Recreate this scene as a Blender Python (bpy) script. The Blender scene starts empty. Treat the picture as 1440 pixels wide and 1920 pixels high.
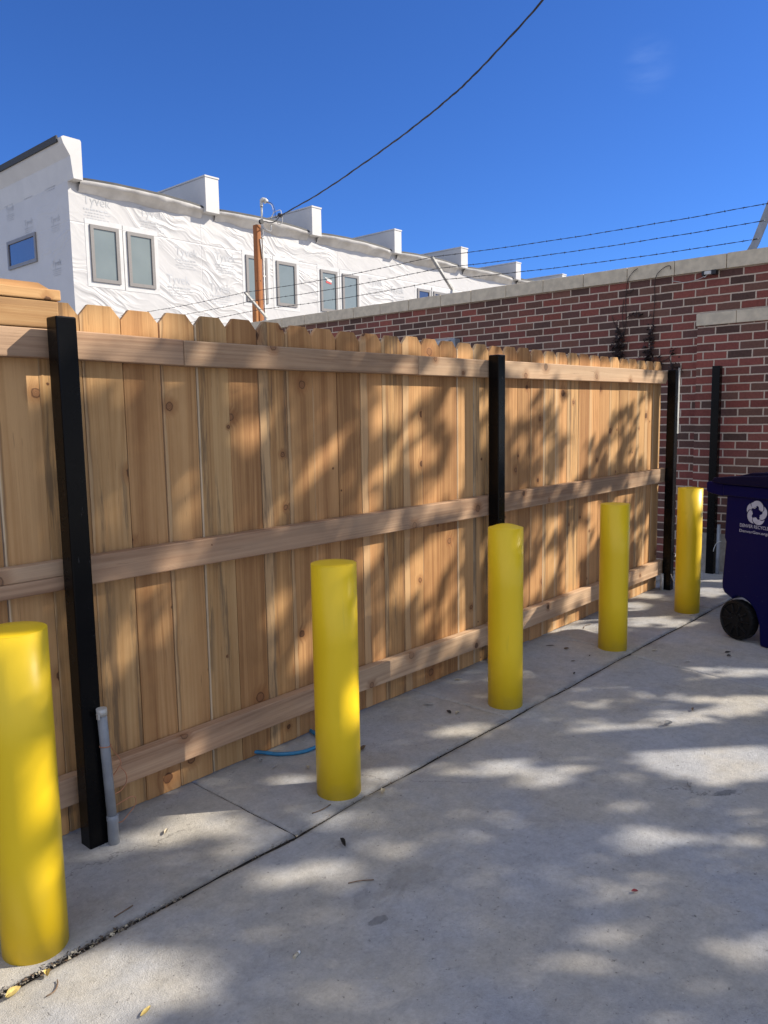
# Cedar fence, bollards and brick wall in an alley: everything is built here in code
EXPO = 0.5
SUNE = 5.0
SKYTINT = (.232, .43, .79, 1)
FILL_CLOUD = (3.75, 4.05, 4.8, 1)
MASK=[(0.80,-1.80,0.165,0.151,2.68,1.00),(0.99,-1.71,0.081,0.073,2.94,0.70),(1.07,-1.67,0.054,0.049,3.07,0.40),(1.16,-1.61,0.083,0.069,3.04,1.00),(0.90,-1.64,0.077,0.042,2.88,1.00),(0.98,-1.34,0.133,0.069,3.01,1.00),(0.88,-1.47,0.068,0.049,2.21,0.75),(0.81,-1.41,0.065,0.042,-2.79,0.70),(0.74,-1.34,0.062,0.043,1.68,0.55),(1.26,-1.89,0.114,0.078,-1.35,0.55),(1.17,-1.76,0.071,0.062,-1.96,0.60),(1.48,-1.92,0.069,0.066,-2.06,0.45),(1.33,-1.78,0.055,0.046,2.93,0.35),(1.36,-2.04,0.103,0.095,2.65,1.00),(1.11,-1.54,0.066,0.061,-2.79,0.45),(1.47,-1.67,0.078,0.061,3.01,0.35),(1.74,-2.16,0.121,0.084,-1.89,0.90),(1.81,-2.07,0.075,0.069,-1.98,0.50),(0.52,-1.48,0.043,0.036,-1.95,0.70),(0.36,-1.51,0.067,0.049,-2.81,0.55),(0.32,-1.45,0.068,0.040,-3.05,0.42),(0.28,-1.64,0.047,0.034,-1.39,0.60),(0.32,-1.59,0.065,0.036,-1.86,0.25),(-0.07,-1.32,0.052,0.045,2.96,0.34),(-0.17,-1.50,0.060,0.044,2.73,0.75),(0.09,-1.37,0.052,0.047,3.02,0.12),(-0.09,-0.53,0.181,0.157,0.16,1.00),(-0.04,-0.61,0.129,0.106,-2.16,1.00),(-0.05,-0.70,0.084,0.060,-2.23,0.70),(0.07,-0.60,0.058,0.041,2.73,0.40),(0.35,-0.91,0.080,0.049,1.91,0.90),(0.45,-1.04,0.066,0.045,-1.57,0.28),(0.65,-0.98,0.064,0.039,2.40,0.25),(0.35,-0.84,0.052,0.045,-0.45,0.60),(1.10,-1.12,0.096,0.062,2.00,0.70),(1.29,-1.27,0.082,0.060,2.50,0.70),(0.92,-1.06,0.079,0.047,2.68,0.60),(0.83,-1.03,0.049,0.028,3.13,0.80),(1.05,-1.29,0.105,0.074,-0.47,0.90),(0.95,-1.20,0.069,0.049,2.04,0.45),(0.66,-0.66,0.124,0.066,1.95,0.95),(0.79,-0.72,0.078,0.043,2.14,0.70),(0.61,-0.79,0.054,0.039,-2.85,0.40),(2.66,-1.87,0.161,0.089,2.44,0.90),(2.72,-2.20,0.133,0.110,-2.06,0.85),(3.15,-2.21,0.143,0.071,2.90,0.80),(3.42,-2.35,0.078,0.069,-3.12,0.90),(3.45,-2.63,0.147,0.075,2.83,1.00),(3.83,-2.77,0.073,0.069,-2.38,0.80),(0.90,-0.86,0.076,0.044,2.45,0.35),(-0.18,-1.26,0.056,0.039,-1.89,0.12),(-0.21,-1.00,0.057,0.049,-2.44,0.10),(-0.10,-0.88,0.058,0.045,-2.18,0.08),(2.93,-0.87,0.270,0.118,2.37,1.00),(2.82,-1.04,0.129,0.069,2.09,1.00),(3.54,-1.42,0.212,0.076,1.71,1.00),(3.18,-1.24,0.072,0.051,2.59,1.00),(3.04,-0.91,0.134,0.074,2.13,1.00),(3.20,-0.97,0.230,0.054,2.53,1.00),(2.41,-0.46,0.110,0.067,2.36,1.00),(2.66,-0.61,0.094,0.047,2.37,0.70),(2.69,-0.68,0.054,0.034,2.17,0.50),(3.38,-1.10,0.170,0.049,2.51,0.60),(3.38,-1.40,0.125,0.058,2.52,0.50),(2.77,-1.10,0.081,0.041,2.28,1.00),(2.41,-0.69,0.067,0.045,2.31,0.40),(3.29,-1.58,0.105,0.029,2.53,1.00),(2.99,-1.42,0.129,0.044,2.29,0.90),(3.06,-1.55,0.159,0.046,2.25,0.90),(2.68,-1.26,0.089,0.040,2.36,0.80),(2.86,-1.48,0.124,0.071,2.60,0.90),(2.77,-1.50,0.118,0.053,2.33,0.80),(2.59,-1.42,0.123,0.081,2.51,1.00),(2.82,-1.63,0.123,0.073,1.70,1.00),(2.95,-1.57,0.095,0.062,2.65,0.70),(3.55,-2.03,0.149,0.064,1.57,0.80),(3.53,-2.15,0.089,0.061,1.65,1.00),(2.51,-1.43,0.076,0.055,2.21,0.70),(3.19,-1.58,0.105,0.034,2.24,0.40),(2.69,-1.75,0.077,0.040,1.99,0.60),(2.84,-1.87,0.087,0.043,2.09,1.00),(3.45,-2.28,0.164,0.042,2.43,1.00),(3.52,-1.36,0.152,0.081,2.02,1.00),(2.81,-1.21,0.108,0.035,2.48,1.00),(3.31,-1.54,0.169,0.038,2.52,0.80),(3.53,-1.69,0.094,0.037,2.40,1.00),(2.58,-1.05,0.072,0.024,2.45,0.30),(2.79,-1.76,0.133,0.031,2.47,1.00),(2.61,-1.65,0.101,0.026,2.47,0.70),(3.42,-2.20,0.214,0.043,2.47,1.00),(2.42,-1.53,0.060,0.028,2.26,0.50),(2.84,-0.64,0.846,0.045,2.55,1.00),(2.38,-0.33,0.161,0.038,2.53,1.00),(3.04,-0.69,0.616,0.043,2.55,1.00),(2.33,-0.23,0.118,0.035,2.56,0.80),(2.03,-0.25,0.115,0.060,1.79,1.00),(2.03,-0.50,0.122,0.065,1.67,1.00),(1.98,-0.52,0.089,0.044,2.29,1.00),(1.81,-0.04,0.115,0.045,2.70,1.00),(1.73,-0.05,0.089,0.061,2.85,0.90),(1.64,0.04,0.063,0.039,1.89,0.50),(1.80,-0.17,0.075,0.046,-3.04,0.60),(1.66,-0.23,0.061,0.044,3.09,0.50),(1.63,-0.31,0.066,0.039,2.32,0.70),(1.47,-0.01,0.057,0.051,-0.08,0.80),(1.41,-0.02,0.042,0.027,1.83,0.50),(1.88,-0.31,0.097,0.051,2.53,0.50),(1.91,-0.48,0.108,0.045,2.70,0.80),(1.52,-0.00,0.039,0.032,1.62,0.40),(2.20,-0.39,0.151,0.027,1.58,0.70),(1.81,-0.28,0.061,0.041,2.51,0.40),(2.10,-0.31,0.102,0.032,1.60,1.00),(1.68,-0.43,0.080,0.026,2.50,0.70),(1.92,-0.60,0.191,0.030,2.53,0.90),(2.07,-0.70,0.075,0.027,2.48,0.50),(1.52,-0.32,0.055,0.019,2.52,0.40),(1.94,-0.05,0.190,0.035,2.54,0.70),(1.55,0.21,0.081,0.027,2.52,0.35),(1.74,0.08,0.071,0.026,2.51,0.40),(1.22,0.41,0.094,0.018,2.54,0.30),(1.82,0.15,0.064,0.039,2.35,0.90),(1.90,0.09,0.067,0.039,2.36,1.00),(1.99,0.03,0.070,0.040,2.37,1.00),(2.09,-0.04,0.067,0.038,2.39,1.00),(2.18,-0.10,0.075,0.039,2.44,0.80),(2.26,-0.15,0.077,0.037,2.48,0.80),(1.64,0.26,0.057,0.033,2.43,0.40),(1.73,0.19,0.050,0.028,2.46,0.40),(1.62,-0.50,0.075,0.050,2.60,0.95),(1.59,-0.52,0.050,0.035,2.63,0.60),(1.81,-0.75,0.103,0.092,2.80,0.85),(1.90,-0.79,0.123,0.054,1.73,0.90),(1.99,-0.79,0.093,0.060,1.79,0.90),(2.03,-0.99,0.085,0.053,1.70,0.70),(1.73,-0.74,0.090,0.067,1.27,0.50),(1.88,-0.98,0.130,0.050,1.68,0.60),(2.00,-1.10,0.108,0.050,1.80,0.60),(1.66,-0.92,0.070,0.042,1.64,0.40),(1.27,-0.37,0.051,0.037,2.44,0.60),(1.37,-0.61,0.069,0.051,1.65,0.55),(1.62,-0.89,0.060,0.032,1.83,0.30),(2.07,-1.12,0.117,0.036,1.62,0.50),(2.03,-1.25,0.080,0.032,2.34,1.00),(1.91,-1.18,0.083,0.027,2.43,0.60),(1.69,-1.03,0.065,0.026,2.39,0.50),(1.80,-1.10,0.067,0.021,2.46,0.50),(0.60,0.91,0.218,0.131,2.32,1.00),(0.64,0.95,0.139,0.056,2.59,1.00),(0.83,0.81,0.101,0.064,2.28,1.00),(0.92,0.75,0.099,0.060,2.34,0.95),(1.00,0.69,0.074,0.039,2.48,0.60),(0.77,0.87,0.043,0.031,2.05,1.00),(0.84,0.68,0.163,0.033,2.50,0.60),(0.76,0.75,0.069,0.032,2.44,0.90),(1.00,0.58,0.082,0.034,2.46,0.60),(0.71,0.72,0.038,0.022,1.61,0.70),(1.02,0.17,0.065,0.034,1.71,0.80),(1.15,0.37,0.081,0.054,2.35,0.45),(1.10,0.50,0.050,0.031,2.36,0.30),(1.21,0.23,0.068,0.051,1.50,0.40),(0.92,0.00,0.065,0.026,2.47,0.70),(0.83,-0.13,0.062,0.033,1.77,0.50),(0.97,-0.13,0.077,0.034,1.65,0.35),(0.93,-0.60,0.047,0.025,2.03,0.90),(0.88,0.55,0.060,0.035,2.35,0.25),(0.94,0.05,0.074,0.034,2.41,0.60),(1.05,-0.01,0.070,0.031,2.43,0.35),(0.92,-0.56,0.051,0.024,2.40,0.40),(0.78,-0.44,0.042,0.022,2.16,0.30),(0.85,-0.04,0.058,0.025,1.60,0.40),(1.15,-0.03,0.060,0.035,2.14,0.30),(1.36,-0.02,0.067,0.049,1.99,0.30),(0.08,0.13,0.068,0.025,1.74,0.80),(0.08,0.19,0.059,0.019,1.97,1.00),(0.09,-0.12,0.083,0.025,1.44,0.80),(0.07,-0.13,0.182,0.023,1.55,0.50),(0.10,-0.20,0.064,0.019,1.47,1.00),(0.07,-0.37,0.102,0.029,1.66,0.70),(0.09,-0.44,0.083,0.021,1.59,0.80),(0.77,-0.64,0.090,0.014,-1.56,1.00),(0.77,-0.42,0.180,0.014,1.57,0.35),(2.88,-1.82,0.090,0.026,1.52,0.95),(2.87,-1.97,0.090,0.026,1.52,0.95),(2.87,-2.12,0.091,0.026,1.52,0.95),(2.87,-2.22,0.091,0.026,1.52,0.95),(2.92,-1.89,0.191,0.025,1.55,0.35),(1.48,-0.72,0.049,0.017,-2.03,0.40),(3.62,-1.33,0.136,0.059,1.77,0.90),(3.63,-1.49,0.138,0.059,1.77,0.90),(3.64,-1.70,0.141,0.059,1.78,0.90),(2.11,-0.43,0.081,0.028,1.61,0.80),(2.58,-0.73,0.147,0.107,2.16,0.22),(2.93,-1.14,0.158,0.070,2.57,0.20),(2.64,-0.98,0.147,0.048,2.43,0.20),(3.10,-1.66,0.153,0.082,2.34,0.20),(2.56,-1.21,0.138,0.056,2.31,0.20),(3.28,-1.19,0.131,0.074,2.44,0.18),(3.41,-1.82,0.156,0.077,1.99,0.15),(2.43,-0.91,0.110,0.045,2.36,0.15),(1.92,-0.52,0.087,0.044,2.27,0.20),(1.84,-0.19,0.084,0.051,2.47,0.20)]
import bpy, math, random
import numpy as np
from mathutils import Vector, Matrix, noise
random.seed(7)
sc = bpy.context.scene
COL = sc.collection
R = math.radians
CAMP = (0.0, -2.37292, 1.33003)

# ------------------------------------------------------------------ node helpers
class NG:
    def __init__(s, name):
        s.m = bpy.data.materials.new(name); s.m.use_nodes = True
        s.t = s.m.node_tree; s.b = s.t.nodes['Principled BSDF']
    def set(s, sock, v):
        if isinstance(v, bpy.types.NodeSocket): s.t.links.new(v, sock)
        elif isinstance(v, (tuple, list)) and sock.type == 'RGBA': sock.default_value = (*v[:3], 1)
        else: sock.default_value = v
    def n(s, typ, props=None, **kw):
        nd = s.t.nodes.new(typ)
        for k, v in (props or {}).items(): setattr(nd, k, v)
        for k, v in kw.items():
            key = int(k[1:]) if k[0] == 'i' and k[1:].isdigit() else k.replace('_', ' ')
            s.set(nd.inputs[key], v)
        return nd
    def pos(s): return s.n('ShaderNodeNewGeometry').outputs['Position']
    def obj(s): return s.n('ShaderNodeTexCoord').outputs['Object']
    def noise(s, vec, scale, detail=3, rough=.55, dist=0, out=0):
        return s.n('ShaderNodeTexNoise', Vector=vec, Scale=scale, Detail=detail, Roughness=rough, Distortion=dist).outputs[out]
    def math(s, op, a, b=0.0, c=0.0, clamp=False):
        return s.n('ShaderNodeMath', {'operation': op, 'use_clamp': clamp}, i0=a, i1=b, i2=c).outputs[0]
    def sep(s, v):
        o = s.n('ShaderNodeSeparateXYZ', Vector=v).outputs; return o[0], o[1], o[2]
    def comb(s, x, y, z=0.0): return s.n('ShaderNodeCombineXYZ', X=x, Y=y, Z=z).outputs[0]
    def smooth(s, v, a, b, lo=0.0, hi=1.0):
        return s.n('ShaderNodeMapRange', {'interpolation_type': 'SMOOTHSTEP'}, Value=v, i1=a, i2=b, i3=lo, i4=hi).outputs[0]
    def mix(s, f, a, b, mode='MIX'):
        nd = s.t.nodes.new('ShaderNodeMix'); nd.data_type = 'RGBA'; nd.blend_type = mode
        s.set(nd.inputs[0], f); s.set(nd.inputs[6], a); s.set(nd.inputs[7], b); return nd.outputs[2]
    def ramp(s, f, stops, interp='LINEAR'):
        nd = s.t.nodes.new('ShaderNodeValToRGB'); nd.color_ramp.interpolation = interp
        el = nd.color_ramp.elements
        while len(el) < len(stops): el.new(.5)
        for e, (p, c) in zip(el, stops): e.position = p; e.color = (*c, 1)
        s.set(nd.inputs[0], f); return nd.outputs[0]
    def mul(s, v, x, y, z): return s.n('ShaderNodeVectorMath', {'operation': 'MULTIPLY'}, i0=v, i1=(x, y, z)).outputs[0]
    def add(s, a, b): return s.n('ShaderNodeVectorMath', {'operation': 'ADD'}, i0=a, i1=b).outputs[0]
    def bump(s, h, strength=.5, dist=.01, normal=None):
        nd = s.n('ShaderNodeBump', Height=h, Strength=strength, Distance=dist)
        if normal: s.t.links.new(normal, nd.inputs['Normal'])
        return nd.outputs[0]
    def done(s, col=None, rough=None, normal=None, metal=None, spec=None):
        for k, v in (('Base Color', col), ('Roughness', rough), ('Normal', normal), ('Metallic', metal), ('Specular IOR Level', spec)):
            if v is not None: s.set(s.b.inputs[k], v)
        return s.m

def plain(name, col, rough=.5, metal=0.0, spec=.5, var=.15, scale=30, bump=.0):
    g = NG(name); p = g.obj()
    n = g.noise(p, scale, 4)
    c = g.mix(g.smooth(n, .3, .7), tuple(v*(1-var) for v in col), tuple(min(1, v*(1+var)) for v in col))
    nr = g.bump(n, bump, .003) if bump else None
    return g.done(c, g.math('MULTIPLY_ADD', n, .15, rough-.07), nr, metal, spec)

def wood(name, light, mid, dark, sap=True, grey=0.0):
    g = NG(name)
    uvn = g.n('ShaderNodeUVMap', {'uv_map': 'UVMap'}).outputs[0]
    at = g.n('ShaderNodeAttribute', {'attribute_name': 'rnd'})
    r, gg, b = g.sep(at.outputs['Vector']); al = at.outputs['Alpha']
    u0, v0, _ = g.sep(uvn)
    vo = g.math('MULTIPLY_ADD', gg, 53.0, v0); uo = g.math('MULTIPLY_ADD', r, 37.0, u0)
    base = g.comb(uo, vo, b)
    # knots
    vor = g.n('ShaderNodeTexVoronoi', {'voronoi_dimensions': '2D'}, Vector=base, Scale=3.6, Randomness=1.0)
    d = g.math('DIVIDE', vor.outputs['Distance'], 3.6)
    cr, cg, cb = g.sep(vor.outputs['Color'])
    rad = g.math('MULTIPLY', g.math('MULTIPLY_ADD', cr, .019, .002), g.math('GREATER_THAN', cg, .30))
    dw = g.math('ADD', d, g.math('MULTIPLY_ADD', g.noise(base, 60, 2), .010, -.005))
    kn = g.math('MULTIPLY', g.smooth(g.math('SUBTRACT', dw, rad), -.003, .003, 1, 0), g.math('GREATER_THAN', rad, .001))
    halo = g.math('MULTIPLY', g.smooth(g.math('DIVIDE', dw, g.math('MAXIMUM', rad, .001)), 1.0, 3.2, 1, 0), g.math('GREATER_THAN', rad, .001))
    # grain
    w1 = g.noise(g.mul(base, 4, .55, 1), 1.0, 2)
    uw = g.math('ADD', uo, g.math('MULTIPLY_ADD', w1, .05, g.math('MULTIPLY', halo, .014)))
    vec = g.comb(uw, vo, b)
    broad = g.noise(g.mul(vec, 26, .28, 1), 1.0, 3, .6)
    fine = g.noise(g.mul(vec, 120, .8, 1), 1.0, 4, .65)
    fib = g.noise(g.mul(vec, 420, 9, 1), 1.0, 2, .6)
    ring = g.math('SINE', g.math('MULTIPLY', g.math('ADD', uw, g.math('MULTIPLY', g.noise(g.mul(base, 5, .45, 1), 1.0, 1), .20)), 330.0))
    f = g.math('ADD', g.math('MULTIPLY', broad, .62), g.math('MULTIPLY_ADD', fine, .40, g.math('MULTIPLY_ADD', ring, g.math('MULTIPLY', g.smooth(g.noise(g.mul(base, 10, .5, 1), 1.0, 2), .4, .65), .045), g.math('MULTIPLY_ADD', g.noise(g.mul(base, 7, 2.6, 1), 1.0, 4, .65), .34, -.17))))
    c = g.ramp(g.math('ADD', f, g.math('MULTIPLY_ADD', r, .22, -.11)), [(.34, dark), (.52, mid), (.70, light)])
    hue = g.mix(gg, (1.05, .96, .93), (1.0, 1.01, 1.0))
    c = g.mix(1.0, c, hue, 'MULTIPLY')
    val = g.math('MULTIPLY_ADD', b, .24, .84)
    c = g.mix(1.0, c, g.comb(val, val, val), 'MULTIPLY')
    if sap:
        edge = g.math('ADD', al, g.math('MULTIPLY_ADD', g.noise(g.mul(base, 3, 2.0, 1), 1.0, 4), .34, -.17))
        th = g.math('MULTIPLY_ADD', b, .50, -.16)
        sm = g.math('SUBTRACT', 1.0, g.smooth(g.math('SUBTRACT', edge, th), -.02, .025))
        c = g.mix(g.math('MULTIPLY', sm, .50), c, (.62, .44, .25))
        seam = g.smooth(g.math('ABSOLUTE', g.math('SUBTRACT', edge, th)), .0, .045, 1, 0)
        c = g.mix(g.math('MULTIPLY', seam, g.math('MULTIPLY', g.smooth(g.noise(g.mul(base, 9, 1.6, 1), 1.0, 4), .42, .62), .55)), c, (.16, .085, .042))
        thin = g.math('MULTIPLY', g.smooth(g.math('ADD', al, g.math('MULTIPLY_ADD', g.noise(g.mul(base, 3, 1.0, 1), 1.0, 2), .06, -.03)), .035, .06, 1, 0), g.math('GREATER_THAN', r, .62))  # cream board edges: sapwood, and light through the gaps put into the colour
        c = g.mix(g.math('MULTIPLY', thin, .8), c, (.66, .53, .36))
        mild = g.math('MULTIPLY', g.smooth(g.noise(g.mul(vec, 35, 2.2, 1), 1.0, 5, .7), .46, .60), g.math('GREATER_THAN', gg, .60))
        mild = g.math('MULTIPLY', mild, g.smooth(g.noise(g.mul(base, 14, .7, 1), 1.0, 2), .45, .58))
        c = g.mix(g.math('MULTIPLY', mild, .55), c, (.075, .062, .05))
    pit = g.smooth(g.noise(g.mul(vec, 90, 5, 1), 1.0, 3, .6), .66, .74)
    c = g.mix(g.math('MULTIPLY', pit, .4), c, (.14, .065, .03))
    c = g.mix(g.math('MULTIPLY', halo, .55), c, (.29, .125, .048))
    kr = g.math('SINE', g.math('MULTIPLY', dw, 1500.0))
    rim = g.smooth(g.math('ABSOLUTE', g.math('SUBTRACT', dw, g.math('MULTIPLY', rad, .85))), .0, .0032, 1, 0)
    kc = g.mix(g.smooth(kr, -.3, .6), (.19, .085, .040), (.34, .17, .08))
    kc = g.mix(g.math('GREATER_THAN', cb, .62), kc, (.085, .035, .018))
    c = g.mix(g.math('MULTIPLY', kn, .80), c, kc)
    c = g.mix(g.math('MULTIPLY', rim, g.math('MULTIPLY', g.math('GREATER_THAN', rad, .001), .75)), c, (.085, .038, .02))
    if grey: c = g.mix(g.math('MULTIPLY', g.smooth(g.noise(g.mul(base, 8, .9, 1), 1.0, 4), .35, .65), grey), c, (.36, .29, .21))
    h = g.math('ADD', g.math('MULTIPLY', fine, .5), g.math('MULTIPLY_ADD', fib, .6, g.math('MULTIPLY', kn, -.8)))
    return g.done(c, g.math('MULTIPLY_ADD', fine, .2, .62), g.bump(h, .45, .0025), 0.0, .25)

def concrete(name, tint, stain=1.0):
    g = NG(name); p = g.pos()
    big = g.noise(p, .9, 4, .6); med = g.noise(p, 6.5, 6, .7); fine = g.noise(p, 85, 5, .75); gr = g.noise(p, 260, 3, .7)
    mot = g.noise(p, 26, 5, .75)
    v = g.math('ADD', g.math('MULTIPLY_ADD', big, .30, .10), g.math('MULTIPLY_ADD', med, .50, g.math('MULTIPLY_ADD', fine, .62, g.math('MULTIPLY', mot, .48))))
    c = g.mix(1.0, tint, g.comb(v, v, v), 'MULTIPLY')
    c = g.mix(1.0, c, g.mix(g.smooth(g.noise(p, 2.1, 4, .6), .35, .65), (.95, .98, 1.06), (1.06, 1.01, .93)), 'MULTIPLY')
    st = g.smooth(g.noise(g.mul(p, 1, 1.5, 1), 2.6, 6, .7, .6), .56, .74)
    c = g.mix(g.math('MULTIPLY', st, .42*stain), c, (.24, .225, .205))
    sp = g.smooth(g.noise(p, 48, 4, .8), .625, .68)
    c = g.mix(g.math('MULTIPLY', sp, .7), c, (.15, .145, .14))
    wsp = g.smooth(g.noise(g.add(p, (3.1, 7.7, 0)), 55, 3, .7), .69, .735)
    c = g.mix(g.math('MULTIPLY', wsp, .5), c, (.66, .64, .60))
    # scuffs: short rubbed marks
    sc_ = g.smooth(g.noise(g.mul(g.n('ShaderNodeVectorRotate', {'rotation_type': 'Z_AXIS'}, Vector=p, Angle=.9).outputs[0], 3, 34, 1), 1.6, 3, .6), .70, .76)
    c = g.mix(g.math('MULTIPLY', sc_, .28), c, (.17, .165, .16))
    for (x, y, a, rx, ry, k) in ((2.72, -1.51, .5, .055, .018, .55), (1.41, -1.055, .2, .034, .016, .5), (1.45, -.96, 1.1, .03, .05, .2), (3.41, -1.14, .3, .03, .012, .3), (1.62, -1.0, .4, .10, .06, .16)):
        q = g.n('ShaderNodeVectorRotate', {'rotation_type': 'Z_AXIS'}, Vector=p, Center=(x, y, 0), Angle=a).outputs[0]
        q = g.mul(g.add(q, (-x, -y, 0)), 1/rx, 1/ry, 0)
        ln = g.n('ShaderNodeVectorMath', {'operation': 'LENGTH'}, i0=q).outputs['Value']
        ln = g.math('ADD', ln, g.math('MULTIPLY_ADD', g.noise(p, 60, 3), 1.0, -.5))
        c = g.mix(g.math('MULTIPLY', g.smooth(ln, .75, 1.1, 1, 0), k), c, (.10, .105, .11))
    # dirt washed into the long joint
    _, py, _ = g.sep(p)
    jd_ = g.math('ADD', g.math('ABSOLUTE', g.math('ADD', py, .557)), g.math('MULTIPLY_ADD', g.noise(p, 9, 5, .7), .07, -.035))
    c = g.mix(g.smooth(jd_, .0, .035, .5, 0), c, (.13, .12, .11))
    # hairline cracks
    cv = g.n('ShaderNodeTexVoronoi', {'voronoi_dimensions': '2D', 'feature': 'DISTANCE_TO_EDGE'}, Vector=g.add(p, g.mul(g.noise(p, 3.0, 5, .7, 0, 1), .35, .35, 0)), Scale=.42).outputs[0]
    c = g.mix(g.math('MULTIPLY', g.smooth(cv, .0, .0022, 1, 0), g.smooth(g.noise(p, 1.3, 2), .48, .56, 0, .5)), c, (.12, .115, .11))
    h = g.math('ADD', g.math('MULTIPLY', fine, .6), g.math('MULTIPLY_ADD', gr, .6, g.math('MULTIPLY_ADD', mot, .4, g.math('MULTIPLY', sp, -.5))))
    return g.done(c, .82, g.bump(h, .75, .006), 0.0, .25)

def brick(name, off):
    g = NG(name); p = g.pos(); x, y, z = g.sep(p)
    H, Lb, MO = .0663, .1925, .0115
    wob = g.math('MULTIPLY_ADD', g.noise(p, 14, 3), .006, -.003); wob2 = g.math('MULTIPLY_ADD', g.noise(g.add(p, (9, 4, 2)), 14, 3), .006, -.003)
    zz = g.math('DIVIDE', g.math('ADD', g.math('SUBTRACT', 2.4785, z), wob), H)
    row = g.math('FLOOR', zz); fz = g.math('FRACT', zz)
    sh = g.math('MULTIPLY', g.math('FLOORED_MODULO', row, 2.0), .5)
    jit = g.math('MULTIPLY_ADD', g.n('ShaderNodeTexWhiteNoise', {'noise_dimensions': '1D'}, W=row).outputs[0], .10, -.05)
    uu = g.math('ADD', g.math('DIVIDE', g.math('ADD', g.math('SUBTRACT', y, off), wob2), Lb), g.math('ADD', sh, jit))
    colm = g.math('FLOOR', uu); fu = g.math('FRACT', uu)
    wn = g.n('ShaderNodeTexWhiteNoise', {'noise_dimensions': '2D'}, Vector=g.comb(colm, row, 0.0))
    rv = wn.outputs[0]; wr, wg, wb = g.sep(wn.outputs[1])
    ez = g.math('MULTIPLY', g.math('MINIMUM', fz, g.math('SUBTRACT', 1.0, fz)), H)
    eu = g.math('MULTIPLY', g.math('MINIMUM', fu, g.math('SUBTRACT', 1.0, fu)), Lb)
    ed = g.math('MINIMUM', ez, eu)
    ed = g.math('ADD', ed, g.math('MULTIPLY_ADD', g.noise(p, 90, 3), .003, -.0015))
    m = g.smooth(ed, MO*.5-.0014, MO*.5+.0012)
    bc = g.ramp(rv, [(0, (.100, .056, .044)), (.16, (.150, .074, .054)), (.34, (.125, .062, .050)), (.48, (.20, .074, .056)), (.62, (.175, .082, .058)), (.76, (.25, .080, .058)), (.9, (.19, .068, .054))], 'CONSTANT')
    # the redder bricks gather towards the near end of the wall
    red = g.math('MULTIPLY', g.smooth(y, 1.6, -.3), g.math('GREATER_THAN', wr, .45))
    bc = g.mix(g.math('MULTIPLY', red, .55), bc, (.235, .066, .052))
    tex = g.noise(p, 55, 5, .7)
    v = g.math('MULTIPLY_ADD', tex, .9, g.math('MULTIPLY_ADD', wg, .35, .42))
    bc = g.mix(1.0, bc, g.comb(v, v, v), 'MULTIPLY')
    ef = g.smooth(g.noise(p, 2.3, 5, .7), .64, .80)
    bc = g.mix(g.math('MULTIPLY', ef, .35), bc, (.25, .20, .17))
    mc = g.mix(g.noise(p, 25, 4, .7), (.50, .385, .29), (.67, .535, .41))
    c = g.mix(m, mc, bc)
    h = g.math('ADD', m, g.math('MULTIPLY', tex, .25))
    return g.done(c, .85, g.bump(h, .8, .006), 0.0, .2)

def wrap(name, axis):
    g = NG(name); p = g.pos(); x, y, z = g.sep(p)
    a = x if axis == 'X' else y
    q = g.comb(a, z, 0.0)
    warp = g.math('MULTIPLY_ADD', g.noise(q, .45, 2), 1.6, -.8)
    rot = g.n('ShaderNodeVectorRotate', {'rotation_type': 'Z_AXIS'}, Vector=g.comb(a, g.math('ADD', z, warp), 0.0), Angle=.42).outputs[0]
    w1 = g.noise(g.mul(rot, .42, 1.7, 1), 1.0, 3, .5, .35)
    ridge = g.math('SUBTRACT', 1.0, g.math('MULTIPLY', g.math('ABSOLUTE', g.math('SUBTRACT', w1, .5)), 7.0), clamp=True)
    w2 = g.noise(g.mul(rot, 1.5, 3.2, 1), 1.0, 3, .5, .6)
    band = g.smooth(g.noise(q, .35, 2), .42, .62)
    h = g.math('ADD', g.math('MULTIPLY', g.math('POWER', ridge, 1.6), g.math('MULTIPLY_ADD', band, .9, .1)), g.math('MULTIPLY', w2, g.math('MULTIPLY_ADD', band, .4, .25)))
    lap = g.smooth(g.math('ABSOLUTE', g.math('SUBTRACT', g.math('FRACT', g.math('DIVIDE', z, 2.74)), .5)), .0, .012)
    lap2 = g.smooth(g.math('ABSOLUTE', g.math('SUBTRACT', g.math('FRACT', g.math('DIVIDE', a, 6.1)), .5)), .0, .003)
    h = g.math('ADD', h, g.math('MULTIPLY', g.math('ADD', lap, lap2), .3))
    v = g.math('MULTIPLY_ADD', g.noise(q, 1.2, 4), .09, .45)
    c = g.mix(1.0, (1.0, 1.0, 1.0), g.comb(v, g.math('MULTIPLY', v, 1.0), g.math('MULTIPLY', v, 1.01)), 'MULTIPLY')
    c = g.mix(g.math('MULTIPLY', g.math('SUBTRACT', 1.0, g.math('MULTIPLY', lap, lap2)), .25), c, (.55, .56, .58))
    return g.done(c, .5, g.bump(h, .35 if axis == 'X' else .25, .10 if axis == 'X' else .05), 0.0, .3)

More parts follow.
